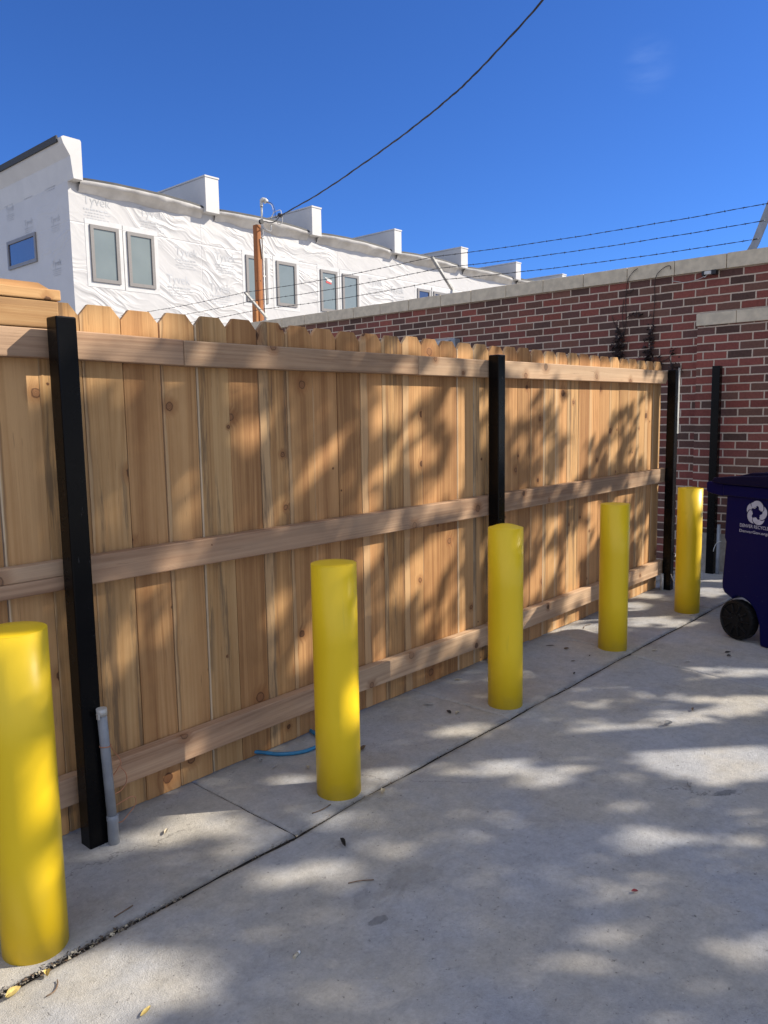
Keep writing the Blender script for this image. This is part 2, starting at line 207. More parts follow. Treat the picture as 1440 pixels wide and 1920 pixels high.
def paint_yellow():
    g = NG('yellow_paint'); p = g.obj(); x, y, z = g.sep(p)
    oi = g.n('ShaderNodeObjectInfo').outputs['Random']
    q = g.add(p, g.comb(g.math('MULTIPLY', oi, 31.0), g.math('MULTIPLY', oi, 17.0), 0.0))
    n = g.noise(g.mul(q, 6, 6, 1.6), 1.0, 4)
    c = g.mix(n, (.92, .62, .014), (.95, .66, .020))
    run = g.smooth(g.noise(g.mul(q, 26, 26, 2.2), 1.0, 4, .7), .64, .78)
    c = g.mix(g.math('MULTIPLY', run, .22), c, (.34, .26, .05))
    dirt = g.math('MULTIPLY', g.smooth(g.math('ADD', z, g.math('MULTIPLY_ADD', g.noise(q, 22, 4), .10, -.05)), .0, .07, 1, 0), .55)
    c = g.mix(g.math('MULTIPLY', dirt, .4), c, (.40, .30, .10))
    return g.done(c, g.math('MULTIPLY_ADD', n, .2, .30), g.bump(g.noise(q, 60, 3), .12, .002), 0.0, .45)

def black_paint():
    g = NG('black_paint'); p = g.obj()
    n = g.noise(p, 9, 4); s = g.smooth(g.noise(g.mul(p, 60, 60, 14), 1.0, 4, .75), .67, .76)
    c = g.mix(g.math('MULTIPLY', s, .5), (.003, .003, .0035), (.12, .12, .125))
    return g.done(c, g.math('MULTIPLY_ADD', n, .20, .16), g.bump(g.noise(p, 25, 2), .06, .003), 0.0, .14)

def bin_plastic(name, col):
    g = NG(name); p = g.obj(); x, y, z = g.sep(p)
    s = g.math('MULTIPLY', g.smooth(g.noise(p, 60, 3, .75), .70, .745), g.smooth(z, .75, .15))
    dust = g.smooth(g.noise(p, 7, 5, .7), .5, .8)
    c = g.mix(g.math('MULTIPLY', dust, .02), col, (.12, .12, .15))
    c = g.mix(g.math('MULTIPLY', s, .6), c, (.32, .32, .38))
    return g.done(c, .36, g.bump(g.noise(p, 180, 2), .08, .001), 0.0, .10)

M = {}
M['picket'] = wood('cedar_picket', (.63, .395, .185), (.525, .308, .134), (.36, .192, .080))
M['rail'] = wood('cedar_rail', (.60, .42, .27), (.49, .325, .205), (.33, .20, .12), sap=False, grey=.3)
M['beam'] = wood('fir_beam', (.56, .36, .17), (.44, .25, .105), (.28, .14, .055), sap=False, grey=.15)
M['polewood'] = wood('pole_timber', (.50, .24, .095), (.40, .17, .06), (.25, .10, .04), sap=False)
M['concrete'] = concrete('concrete_drive', (.395, .393, .384)); M['concrete2'] = concrete('concrete_strip', (.39, .388, .379), .8)
M['dirt'] = plain('dirt', (.36, .33, .285), .9, scale=6, var=.4, bump=.5)
M['darkgap'] = plain('joint_dirt', (.022, .019, .017), .95, scale=40, var=.5, bump=.5)
M['brick'] = brick('brick_main', .745); M['brick2'] = brick('brick_pilaster', .62)
M['coping'] = plain('cast_stone', (.62, .525, .38), .8, scale=14, var=.12, bump=.15)
M['foundation'] = plain('foundation_concrete', (.36, .31, .25), .9, scale=22, var=.2, bump=.3)
M['wrapX'] = wrap('house_wrap_front', 'X'); M['wrapY'] = wrap('house_wrap_side', 'Y')
M['parapet'] = plain('white_sheathing', (.52, .52, .52), .6, scale=1.2, var=.05)
M['eave'] = plain('grey_membrane', (.54, .53, .515), .8, scale=1.5, var=.18, bump=.3)
M['membrane'] = plain('dark_membrane', (.035, .037, .04), .7)
M['ink'] = plain('wrap_ink', (.405, .42, .445), .6, var=.2, scale=2)
M['inkside'] = plain('wrap_ink_side', (.405, .42, .445), .6, var=.2, scale=2)
M['frame'] = plain('window_frame', (.20, .19, .185), .45, var=.06)
M['tape'] = plain('white_tape', (.53, .535, .54), .45, var=.06, scale=3)
M['yellow'] = paint_yellow(); M['black'] = black_paint()
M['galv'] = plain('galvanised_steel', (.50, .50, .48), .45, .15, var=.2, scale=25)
M['pvc'] = plain('grey_pvc', (.29, .31, .34), .5, var=.12, scale=20, bump=.1)
M['copper'] = plain('copper_wire', (.55, .25, .14), .4, .3)
M['whitewire'] = plain('white_wire', (.62, .60, .55), .5)
M['cable'] = plain('cable_sheath', (.045, .045, .05), .6, var=.4, scale=8)
M['barb'] = plain('rusty_barbed_wire', (.05, .048, .05), .6, .2, var=.4)
M['blackpl'] = plain('black_plastic', (.012, .012, .014), .5)
M['bin'] = bin_plastic('navy_plastic', (.0035, .0045, .060)); M['binlid'] = bin_plastic('navy_lid', (.006, .006, .030))
M['rubber'] = bin_plastic('wheel_rubber', (.012, .012, .013))
M['print'] = plain('pale_print', (.50, .51, .60), .5, var=.08)
M['bluehose'] = plain('blue_hose', (.03, .20, .38), .45)
M['vine'] = plain('dead_vine_stem', (.055, .035, .028), .9, var=.3)
M['vineleaf'] = plain('dead_vine_leaf', (.040, .024, .022), .9, var=.5, scale=12)
M['red'] = plain('red_sticker', (.5, .06, .06), .5); M['blind'] = plain('white_sticker', (.6, .6, .58), .6)
M['bark'] = plain('bark', (.13, .10, .075), .95, scale=14, var=.4, bump=.6)
M['litter'] = plain('dry_litter', (.30, .19, .09), .85, var=.6, scale=60)
for k, c in dict(leafyellow=(.55, .42, .14), leafpale=(.52, .46, .34), leafbrown=(.17, .11, .07), leafdark=(.05, .045, .042), leafgrey=(.42, .40, .37), petal=(.22, .02, .03), white=(.7, .69, .66), grit=(.24, .215, .19)).items():
    M[k] = plain(k, c, .7, var=.25, scale=80)

def glass(name, low, high, z0, z1):
    g = NG(name); p = g.pos(); x, y, z = g.sep(p)
    c = plain_c = g.mix(g.noise(g.mul(p, 1.1, 1.1, 1.1), 1.0, 3), low, high)
    g.b.inputs['Coat Weight'].default_value = .6; g.b.inputs['Coat Roughness'].default_value = .02
    return g.done(c, .06, g.bump(g.noise(p, .8, 1), .05, .02), 0.0, .8)
M['glass'] = glass('window_glass', (.13, .165, .17), (.21, .25, .25), 0, 1)  # grey-green of the reflected horizon put into the pane colour
M['glassside'] = glass('window_glass_side', (.02, .035, .09), (.03, .05, .13), 0, 1)  # deep blue of the reflected sky put into the pane colour

# leaves of the shade tree: a little light passes through
def leafmat():
    g = NG('tree_leaf'); p = g.pos()
    c = g.mix(g.noise(p, 3, 3), (.035, .062, .014), (.075, .105, .022))
    return g.done(c, .5, None, 0.0, .3)
M['leaf'] = leafmat()

# ------------------------------------------------------------------ mesh helpers
class MB:
    def __init__(s): s.v = []; s.f = []; s.mi = []; s.uv = []; s.rn = []; s.sm = []
    def face(s, idx, mi=0, uv=None, rn=None, smooth=False):
        s.f.append(tuple(idx)); s.mi.append(mi); s.sm.append(smooth)
        s.uv.append(uv); s.rn.append(rn)
    def box(s, a, b, mi=0):
        i = len(s.v); (x0, y0, z0), (x1, y1, z1) = a, b
        s.v += [(x0, y0, z0), (x1, y0, z0), (x1, y1, z0), (x0, y1, z0), (x0, y0, z1), (x1, y0, z1), (x1, y1, z1), (x0, y1, z1)]
        for q in ((0, 3, 2, 1), (4, 5, 6, 7), (0, 1, 5, 4), (1, 2, 6, 5), (2, 3, 7, 6), (3, 0, 4, 7)): s.face([i+k for k in q], mi)
    def prism(s, poly, fn, d0, d1, mi=0, nseg=1, smooth=False):
        # poly: list of 2D points (counter-clockwise seen from the d0 side); fn(a, b, d) -> 3D point
        i = len(s.v); n = len(poly)
        for k in range(nseg+1):
            d = d0+(d1-d0)*k/nseg
            s.v += [tuple(fn(a, b, d)) for a, b in poly]
        for k in range(nseg):
            o = i+k*n
            for j in range(n): s.face([o+j, o+(j+1) % n, o+n+(j+1) % n, o+n+j], mi, smooth=smooth)
        s.face([i+j for j in range(n)][::-1], mi); s.face([i+nseg*n+j for j in range(n)], mi)
    def tube(s, pts, r, n=8, mi=0, caps=True, twist=0.0):
        pts = [Vector(p) for p in pts]; i = len(s.v); L = len(pts)
        rr = r if isinstance(r, (list, tuple)) else [r]*L
        up = Vector((0, 0, 1))
        prev = None
        for k, p in enumerate(pts):
            t = (pts[min(k+1, L-1)]-pts[max(k-1, 0)]).normalized()
            if prev is None:
                a = t.cross(up)
                if a.length < 1e-3: a = t.cross(Vector((1, 0, 0)))
            else: a = prev - t*prev.dot(t)
            a.normalize(); prev = a; b = t.cross(a)
            for j in range(n):
                w = 2*math.pi*j/n
                s.v.append(tuple(p+(a*math.cos(w)+b*math.sin(w))*rr[k]))
        for k in range(L-1):
            for j in range(n): s.face([i+k*n+j, i+k*n+(j+1) % n, i+(k+1)*n+(j+1) % n, i+(k+1)*n+j], mi, smooth=True)
        if caps:
            s.face([i+j for j in range(n)][::-1], mi); s.face([i+(L-1)*n+j for j in range(n)], mi)
    def lathe(s, prof, n=48, c=(0, 0, 0), mi=0):
        i = len(s.v)
        for r, z in prof:
            for j in range(n):
                w = 2*math.pi*j/n; s.v.append((c[0]+r*math.cos(w), c[1]+r*math.sin(w), c[2]+z))
        for k in range(len(prof)-1):
            for j in range(n): s.face([i+k*n+j, i+k*n+(j+1) % n, i+(k+1)*n+(j+1) % n, i+(k+1)*n+j], mi, smooth=True)
        s.face([i+j for j in range(n)][::-1], mi); s.face([i+(len(prof)-1)*n+j for j in range(n)], mi, smooth=True)
    def board(s, poly, fn, d0, d1, uvf, mi=0, ufrac=None, rn=None):
        # a plank: prism with grain uv, a random triple and the across-fraction per corner
        i = len(s.v); n = len(poly); rn = rn or (random.random(), random.random(), random.random())
        P = [fn(a, b, d0) for a, b in poly]+[fn(a, b, d1) for a, b in poly]
        s.v += [tuple(p) for p in P]
        def add(idx):
            uv = [uvf(*P[k]) for k in idx]
            al = [(ufrac(*P[k]) if ufrac else .5) for k in idx]
            s.face([i+k for k in idx], mi, uv, [(*rn, a) for a in al])
        add(list(range(n))[::-1]); add([n+k for k in range(n)])
        for j in range(n): add([j, (j+1) % n, n+(j+1) % n, n+j])
    def build(s, name, mats, parent=None, bevel=0.0, loc=None):
        me = bpy.data.meshes.new(name); me.from_pydata(s.v, [], s.f)
        for m in (mats if isinstance(mats, (list, tuple)) else [mats]): me.materials.append(m)
        me.polygons.foreach_set('material_index', s.mi)
        me.polygons.foreach_set('use_smooth', s.sm)
        if any(u for u in s.uv):
            me.uv_layers.new(name='UVMap'); me.color_attributes.new('rnd', 'FLOAT_COLOR', 'CORNER')
            uu = []; cc = []
            for f, u, r in zip(s.f, s.uv, s.rn):
                uu += [x for q in (u or [(0, 0)]*len(f)) for x in q]; cc += [x for q in (r or [(.5, .5, .5, .5)]*len(f)) for x in q]
            me.uv_layers['UVMap'].data.foreach_set('uv', uu); me.color_attributes['rnd'].data.foreach_set('color', cc)
        me.validate(); me.update()
        o = bpy.data.objects.new(name, me); COL.objects.link(o)
        if loc is not None:
            me.transform(Matrix.Translation([-q for q in loc])); o.location = loc
        if parent is not None: put(o, parent)
        if bevel:
            b = o.modifiers.new('bevel', 'BEVEL'); b.width = bevel; b.segments = 2; b.limit_method = 'ANGLE'; b.angle_limit = R(40)
        return o

def put(o, parent):
    # parts are modelled in world coordinates, so undo the offset of the thing they belong to
    o.parent = parent
    o.matrix_parent_inverse = Matrix.Identity(4) if parent.parent else Matrix.Translation(-Vector(parent.location))
WL = {}
def tag(o, label, cat, group=None, kind=None):
    o['label'] = label; o['category'] = cat
    if group: o['group'] = group
    if kind: o['kind'] = kind
    return o
def thing(name, loc, label, cat, group=None):
    o = bpy.data.objects.new(name, None); COL.objects.link(o); o.location = loc; o.empty_display_size = .1
    return tag(o, label, cat, group)
def struct(o, label=None):
    o['kind'] = 'structure'
    return o
def bez(pts, n=8):
    # Catmull-Rom through points
    P = [Vector(p) for p in pts]; P = [P[0]*2-P[1]]+P+[P[-1]*2-P[-2]]; out = []
    for i in range(1, len(P)-2):
        for k in range(n):
            t = k/n; a, b, c, d = P[i-1:i+3]
            out.append(.5*((2*b)+(c-a)*t+(2*a-5*b+4*c-d)*t*t+(3*b-a-3*c+d)*t**3))
    out.append(P[-2]); return out

# ------------------------------------------------------------------ camera, sun, sky
F, YAW, PIT, ROL = 1463.878, .8369912, .12168435, -.01626012
f = Vector((math.sin(YAW)*math.cos(PIT), math.cos(YAW)*math.cos(PIT), -math.sin(PIT)))
r0 = Vector((math.cos(YAW), -math.sin(YAW), 0)); u0 = r0.cross(f)
rr = r0*math.cos(ROL)+u0*math.sin(ROL); uu = -r0*math.sin(ROL)+u0*math.cos(ROL)
cd = bpy.data.cameras.new('camera'); cam = bpy.data.objects.new('camera', cd); COL.objects.link(cam)
mw = Matrix((rr, uu, -f)).transposed().to_4x4(); mw.translation = CAMP; cam.matrix_world = mw
cd.sensor_fit = 'VERTICAL'; cd.sensor_height = 24; cd.lens = F/1920*24; cd.clip_end = 2000; cd.clip_start = .05
sc.camera = cam

SAZ, SEL = 50.1, 34.1                      # sun: azimuth from -Y towards +X, elevation
S = Vector((math.sin(R(SAZ))*math.cos(R(SEL)), -math.cos(R(SAZ))*math.cos(R(SEL)), math.sin(R(SEL))))
ld = bpy.data.lights.new('sun', 'SUN'); ld.energy = SUNE; ld.angle = R(.53); ld.color = (1.0, .90, .75)
sun = bpy.data.objects.new('sun', ld); COL.objects.link(sun); sun.rotation_euler = (-S).to_track_quat('-Z', 'Y').to_euler()
sun.location = S*30
w = bpy.data.worlds.new('World'); sc.world = w; w.use_nodes = True
wt = w.node_tree; bg = wt.nodes['Background']
sky = wt.nodes.new('ShaderNodeTexSky'); sky.sky_type = 'NISHITA'; sky.sun_disc = False
sky.sun_elevation = R(SEL); sky.sun_rotation = R(180-SAZ); sky.altitude = 1600; sky.air_density = 1.0; sky.dust_density = .25; sky.ozone_density = 2.6
# one thin wisp of cirrus high on the right
tc = wt.nodes.new('ShaderNodeTexCoord'); mp = wt.nodes.new('ShaderNodeMapping'); mp.inputs['Scale'].default_value = (7, 7, 30)
ns = wt.nodes.new('ShaderNodeTexNoise'); ns.inputs['Scale'].default_value = 1.6; ns.inputs['Detail'].default_value = 6; ns.inputs['Distortion'].default_value = .6
wt.links.new(tc.outputs['Generated'], mp.inputs[0]); wt.links.new(mp.outputs[0], ns.inputs[0])
dp = wt.nodes.new('ShaderNodeVectorMath'); dp.operation = 'DISTANCE'; wt.links.new(tc.outputs['Generated'], dp.inputs[0])
wd = (f*F+rr*(1215-720)-uu*(122-960)).normalized(); dp.inputs[1].default_value = wd
m1 = wt.nodes.new('ShaderNodeMapRange'); m1.interpolation_type = 'SMOOTHSTEP'; wt.links.new(dp.outputs['Value'], m1.inputs[0])
for k, v in ((1, .036), (2, .0), (3, 0), (4, 1)): m1.inputs[k].default_value = v
m2 = wt.nodes.new('ShaderNodeMapRange'); m2.interpolation_type = 'SMOOTHSTEP'; wt.links.new(ns.outputs[0], m2.inputs[0])
for k, v in ((1, .42), (2, .75), (3, 0), (4, .10)): m2.inputs[k].default_value = v
mm = wt.nodes.new('ShaderNodeMath'); mm.operation = 'MULTIPLY'; wt.links.new(m1.outputs[0], mm.inputs[0]); wt.links.new(m2.outputs[0], mm.inputs[1])
mx = wt.nodes.new('ShaderNodeMix'); mx.data_type = 'RGBA'; wt.links.new(mm.outputs[0], mx.inputs[0]); wt.links.new(sky.outputs[0], mx.inputs[6]); mx.inputs[7].default_value = (14, 10, 8, 1)
# clear deep blue air ahead, unseen bright cloud added behind the camera to fill the shade
def wn(typ, props=None, **kw):
    nd = wt.nodes.new(typ)
    for k, v in (props or {}).items(): setattr(nd, k, v)
    for k, v in kw.items():
        so = nd.inputs[int(k[1:])] if k[1:].isdigit() else nd.inputs[k]
        if isinstance(v, bpy.types.NodeSocket): wt.links.new(v, so)
        else: so.default_value = v
    return nd
tint = wn('ShaderNodeMix', {'data_type': 'RGBA', 'blend_type': 'MULTIPLY'}, i0=1.0, i6=mx.outputs[2], i7=SKYTINT)
back = Vector((-math.sin(YAW), -math.cos(YAW), .15)).normalized()
dt = wn('ShaderNodeVectorMath', {'operation': 'DOT_PRODUCT'}, i0=tc.outputs['Generated'], i1=back)
half = wn('ShaderNodeMapRange', {'interpolation_type': 'SMOOTHSTEP'}, i0=dt.outputs['Value'], i1=-.40, i2=.20, i3=0.0, i4=1.0)
cn = wn('ShaderNodeTexNoise', Scale=2.4, Detail=7, Roughness=.6, Distortion=.4); wt.links.new(tc.outputs['Generated'], cn.inputs['Vector'])
cm = wn('ShaderNodeMapRange', {'interpolation_type': 'SMOOTHSTEP'}, i0=cn.outputs[0], i1=.36, i2=.56, i3=0.0, i4=1.0)
cf = wn('ShaderNodeMath', {'operation': 'MULTIPLY'}, i0=half.outputs[0], i1=cm.outputs[0])
fin = wn('ShaderNodeMix', {'data_type': 'RGBA'}, i0=cf.outputs[0], i6=tint.outputs[2], i7=FILL_CLOUD)
wt.links.new(fin.outputs[2], bg.inputs[0]); bg.inputs[1].default_value = .15
sc.view_settings.view_transform = 'Standard'; sc.view_settings.look = 'None'; sc.view_settings.exposure = EXPO; sc.view_settings.gamma = 1
sc.cycles.max_bounces = 8; sc.cycles.use_denoising = True

# ------------------------------------------------------------------ ground
def nz(x, s, o=0.0): return noise.noise(Vector((x*s, o, o*1.7)))
def lin(a, b, n): return [a+(b-a)*k/n for k in range(n+1)]
EDGE = [(0, -.010), (.004, -.004), (.012, -.0012), (.03, 0)]
def slab(mb, X0, X1, Y0, Y1, res, side, seed, chip=.004):
    # X0(y),X1(y),Y0(x),Y1(x) edge functions; side: which edges are tooled joints (x0,x1,y0,y1)
    def ticks(L, s0, s1):
        t = []
        a = [e[0] for e in EDGE] if s0 else [0]; b = [L-e[0] for e in EDGE][::-1] if s1 else [L]
        t = a+[q for q in lin(a[-1], b[0], max(2, int((b[0]-a[-1])/res)))[1:-1]]+b
        return t
    Lx = X1(0)-X0(0); Ly = Y1(0)-Y0(0)
    tx = ticks(Lx, side[0], side[1]); ty = ticks(Ly, side[2], side[3])
    def drop(d):
        if d >= EDGE[-1][0]: return 0.0
        for (a, za), (b, zb) in zip(EDGE, EDGE[1:]):
            if d <= b: return za+(zb-za)*(d-a)/(b-a)
        return 0.0
    i = len(mb.v); nx = len(tx); ny = len(ty)
    for a in tx:
        for b in ty:
            fy = b/Ly; xm = X0(0)+a; y0 = Y0(xm); y1 = Y1(xm); y = y0+(y1-y0)*fy
            x0 = X0(y); x1 = X1(y); x = x0+(x1-x0)*a/Lx
            z = 0.0
            for on, d in ((side[0], a), (side[1], Lx-a), (side[2], b), (side[3], Ly-b)):
                if on: z += drop(d)
            jx = chip*noise.noise(Vector((x*23, y*23, seed))); jy = chip*noise.noise(Vector((x*23, y*23, seed+9)))
            if side[2] and b < .04 or side[3] and Ly-b < .04: y += jy + 1.4*chip*noise.noise(Vector((x*5, 3.3, seed)))
            if side[0] and a < .04 or side[1] and Lx-a < .04: x += jx
            z += .0012*noise.noise(Vector((x*2.2, y*2.2, 1.0)))
            mb.v.append((x, y, z))
    for a in range(nx-1):
        for b in range(ny-1):
            o = i+a*ny+b; mb.face([o, o+ny, o+ny+1, o+1], smooth=True)
    # skirts down into the joints
    def skirt(ids, flip):
        k = len(mb.v); mb.v += [(mb.v[q][0], mb.v[q][1], -.06) for q in ids]
        for j in range(len(ids)-1):
            q = [ids[j], ids[j+1], k+j+1, k+j]
            mb.face(q if not flip else q[::-1], 1)
    skirt([i+a*ny for a in range(nx)], False); skirt([i+a*ny+ny-1 for a in range(nx)], True)
    skirt([i+b for b in range(ny)], True); skirt([i+(nx-1)*ny+b for b in range(ny)], False)
def cr(x): return -.557+.012*nz(x, .9, 2.0)+.006*nz(x, 3.1, 5.0)
def gap(x): return .0095+.004*max(0, nz(x, 2.3, 8.0))+.003*max(0, nz(x, 9.0, 4.0))+(.016*max(0, min(1, (1.05-x)/.4)))
st = MB(); js = [-6.0, -2.25, -.98, .28, 1.562, 2.828, 4.075, 5.34, 6.74]
for k in range(len(js)-1):
    c0, c1 = js[k], js[k+1]
    w0 = .003 if k not in (4,) else .0035
    slab(st, lambda y, c=c0: c+.0025+.006*nz(y, 6, c), lambda y, c=c1: c-.0025+.006*nz(y, 6, c), lambda x: cr(x)+gap(x)*.5, lambda x: .09, .05, (1, 1, 1, 0), k*3.1, .003)
struct(st.build('pavement', [M['concrete2'], M['darkgap']]))
dv = MB()
jx = lambda y: 4.02+.135*(y+.55)
slab(dv, lambda y: -6.0, lambda y: jx(y)-.0025+.005*nz(y, 5, 3.0), lambda x: -7.5, lambda x: cr(x)-gap(x)*.5, .06, (0, 1, 0, 1), 21.0, .004)
slab(dv, lambda y: jx(y)+.0025+.005*nz(y, 5, 3.0), lambda y: 9.5, lambda x: -7.5, lambda x: cr(x)-gap(x)*.5, .06, (1, 0, 0, 1), 33.0, .004)
struct(dv.build('driveway', [M['concrete'], M['darkgap']]))
jd = MB(); jd.box((-6, -.60, -.040), (6.7, -.52, -.014)); 
for c in js[1:-1]: jd.box((c-.02, -.519, -.040), (c+.02, .088, -.0165))
jd.box((3.0, -4.0, -.045), (4.2, -.601, -.019))
struct(jd.build('joint_fill_ground', M['darkgap']))
gd = MB(); n = 24
gd.v += [(-150+300*a/n, -150+300*b/n, -.065) for a in range(n+1) for b in range(n+1)]
for a in range(n):
    for b in range(n): gd.face([a*(n+1)+b, (a+1)*(n+1)+b, (a+1)*(n+1)+b+1, a*(n+1)+b+1])
struct(gd.build('ground', M['dirt']))

# ------------------------------------------------------------------ wooden fence
X0, PB = 1.2235, .14051
fence = thing('wooden_fence', (3.4, 0, 0), 'long cedar picket fence with dog-eared tops, three rails and black steel posts', 'fence')
def fnXZ(a, b, d): return (a, d, b)
def picket(mb, x0, x1, zt, rn=None):
    c = .033; w = x1-x0; y = random.uniform(-.0015, .0015); tl = random.uniform(-.002, .002)
    z0 = .001+random.uniform(0, .006)
    poly = [(x0, z0), (x1, z0), (x1+tl, zt-c-.003), (x1-c*.93+tl, zt), (x0+c*.93+tl, zt), (x0+tl, zt-c-.003)]
    mb.board(poly, fnXZ, y, y+.016, lambda px, py, pz: (px-x0+py, pz), ufrac=lambda px, py, pz: (px-x0)/w, rn=rn)
bays = [(-29, -1), (-1, 16), (16, 32)]
for (k0, k1) in bays:
    mb = MB()
    for k in range(k0, k1):
        gp = random.uniform(.0006, .0024); x0 = X0+PB*k+gp; x1 = X0+PB*(k+1)-random.uniform(.0004, .0018)
        zt = 1.694+random.uniform(-.004, .004)
        if k == 31: x1 -= .01
        picket(mb, x0, x1, zt, {-1: (.42, .93, .30), 0: (.55, .80, .42), 1: (.5, .2, .25)}.get(k))
    mb.build('picket_panel', M['picket'], fence, .0015)
def rail(pts, z0a, z1a, z0b=None, z1b=None, name='rail', mat='rail', y0=-.050, y1=-.004, skew=0.0, bev=.004):
    xa, xb = pts; z0b = z0a if z0b is None else z0b; z1b = z1a if z1b is None else z1b
    mb = MB()
    mb.board([(xa, z0a), (xb-skew, z0b), (xb, z1b), (xa, z1a)], fnXZ, y0, y1, lambda px, py, pz: (pz+py, px))
    return mb.build(name, M[mat], fence, bev)
# top rails (three lengths butted), middle rails, bottom rails
rail((-2.60, 1.150), 1.520, 1.606, 1.519, 1.605)
rail((1.1515, 1.567), 1.5195, 1.606, 1.514, 1.601)
rail((1.5685, 2.832), 1.513, 1.600, 1.519, 1.606, y0=-.0505)
rail((2.8335, 3.430), 1.518, 1.606, 1.521, 1.609)
rail((3.4315, 5.752), 1.522, 1.612, 1.534, 1.627, skew=.075)
rail((-2.60, 1.112), .815, .858, .813, .857, y0=-.0500); rail((-2.60, 1.112), .8585, .905, .8575, .905, y0=-.0485)
rail((1.1135, 3.430), .815, .905, .803, .907); rail((3.4315, 5.735), .806, .908, .813, .914)
rail((-2.60, 1.112), .122, .216, .118, .210); rail((1.1135, 2.36), .117, .211, .120, .217)
rail((2.3615, 3.430), .1195, .216, .103, .206, y0=-.0515); rail((3.4315, 5.735), .108, .212, .118, .223)
# stacked timber over the left bay: kick board, cap plank and a horizontal dog-eared plank behind it
rail((-2.60, 1.134), 1.607, 1.688, 1.607, 1.687, 'top_board', 'beam', -.0515, -.012)
rail((-2.60, 1.142), 1.6895, 1.7215, 1.6885, 1.7205, 'cap_rail', 'beam', -.056, -.012)
mb = MB()
mb.board([(-2.60, 1.64), (1.143, 1.64), (1.143, 1.722), (1.100, 1.7445), (-2.60, 1.7445)], lambda a, b, d: (a, d+(b-1.64)*.22, b), -.0555+.03, -.0555+.046, lambda px, py, pz: (pz, px))
mb.build('cap_board', M['picket'], fence, .0015)
# black steel posts with welded caps
def post(x0, y0, h, w=.0625):
    mb = MB(); q = .0035
    mb.box((x0, y0, -.05), (x0+w, y0+w, h))
    return mb
post(1.080, -.141, 1.634).build('post', M['black'], fence, .0045)
post(-1.230, -.141, 1.634).build('post', M['black'], fence, .0045)
post(3.392, -.116, 1.634).build('post', M['black'], fence, .0045)
post(5.690, -.116, 1.634).build('post', M['black'], fence, .0045)
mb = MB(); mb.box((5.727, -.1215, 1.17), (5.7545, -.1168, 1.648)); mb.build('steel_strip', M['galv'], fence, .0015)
tag(post(6.490, -.150, 1.690).build('metal_post', M['black'], None, .0045), 'lone black steel post standing against the brick wall behind the blue bin', 'post')

# conduits with wires
cu = thing('conduit', (1.165, -.13, 0), 'grey plastic conduit stub with loose copper wires beside the nearest black post', 'conduit', 'conduits beside the posts')
mb = MB(); mb.tube([(1.148, -.1585, .088), (1.141, -.1575, .30), (1.136, -.1570, .435)], .0150, 14); mb.build('pipe', M['pvc'], cu)
mb = MB(); mb.lathe([(.0175, -.02), (.0175, .075), (.0185, .078), (.0185, .092), (.0165, .094)], 18, (1.149, -.1600, 0)); mb.build('coupling', M['pvc'], cu)
mb = MB(); mb.tube([(1.1363, -.157, .425), (1.1358, -.157, .447)], .0165, 14); mb.box((1.116, -.172, .418), (1.122, -.160, .436)); mb.build('cap', M['galv'], cu)
for w in ([(1.151, -.155, .40), (1.166, -.13, .332), (1.182, -.125, .289), (1.202, -.12, .257), (1.210, -.12, .233), (1.198, -.12, .218), (1.160, -.145, .206)],
          [(1.206, -.115, .222), (1.223, -.12, .196), (1.227, -.12, .172), (1.220, -.12, .155), (1.201, -.125, .144), (1.162, -.15, .153)],
          [(1.165, -.152, .116), (1.206, -.125, .106), (1.236, -.12, .107), (1.255, -.115, .096), (1.257, -.11, .069), (1.229, -.11, .045), (1.206, -.115, .034), (1.180, -.13, .044)]):
    mb = MB(); mb.tube(bez(w), .0016, 6); mb.build('wire', M['copper'], cu)
mb = MB(); mb.tube([(1.1405+.0168*math.cos(t*.5), -.1575+.0168*math.sin(t*.5), .325+.001*math.sin(t)) for t in range(14)], .0018, 6); mb.build('wire_tie', M['copper'], cu)
cu = thing('conduit', (6.52, -.18, 0), 'grey plastic conduit stub against the lone black post at the brick wall', 'conduit', 'conduits beside the posts')
mb = MB(); mb.tube([(6.512, -.178, .0), (6.516, -.176, .20), (6.516, -.176, .41)], .0135, 12); mb.build('pipe', M['pvc'], cu)
mb = MB(); mb.tube(bez([(6.502, -.205, .278), (6.49, -.175, .262), (6.485, -.158, .225), (6.486, -.150, .19)]), .003, 6); mb.build('wire', M['whitewire'], cu)
cu = thing('conduit', (5.665, -.055, 0), 'short pale conduit stub at the foot of the fence end post', 'conduit', 'conduits beside the posts')
mb = MB(); mb.tube([(5.668, -.062, -.02), (5.668, -.062, .125)], .0125, 12); mb.build('pipe', M['galv'], cu)
wr = thing('electric_wire', (5.74, -.13, 0), 'white electric wires hanging loose at the foot of the fence end post', 'wire')
for w in ([(5.757, -.125, .30), (5.745, -.135, .24), (5.742, -.14, .12), (5.735, -.138, .06), (5.728, -.135, .004)], [(5.754, -.13, .275), (5.72, -.14, .278), (5.694, -.145, .258)], [(5.68, -.125, .126), (5.70, -.13, .09), (5.72, -.135, .06)]):
    mb = MB(); mb.tube(bez(w), .0035, 6); mb.build('wire', M['whitewire'], wr)

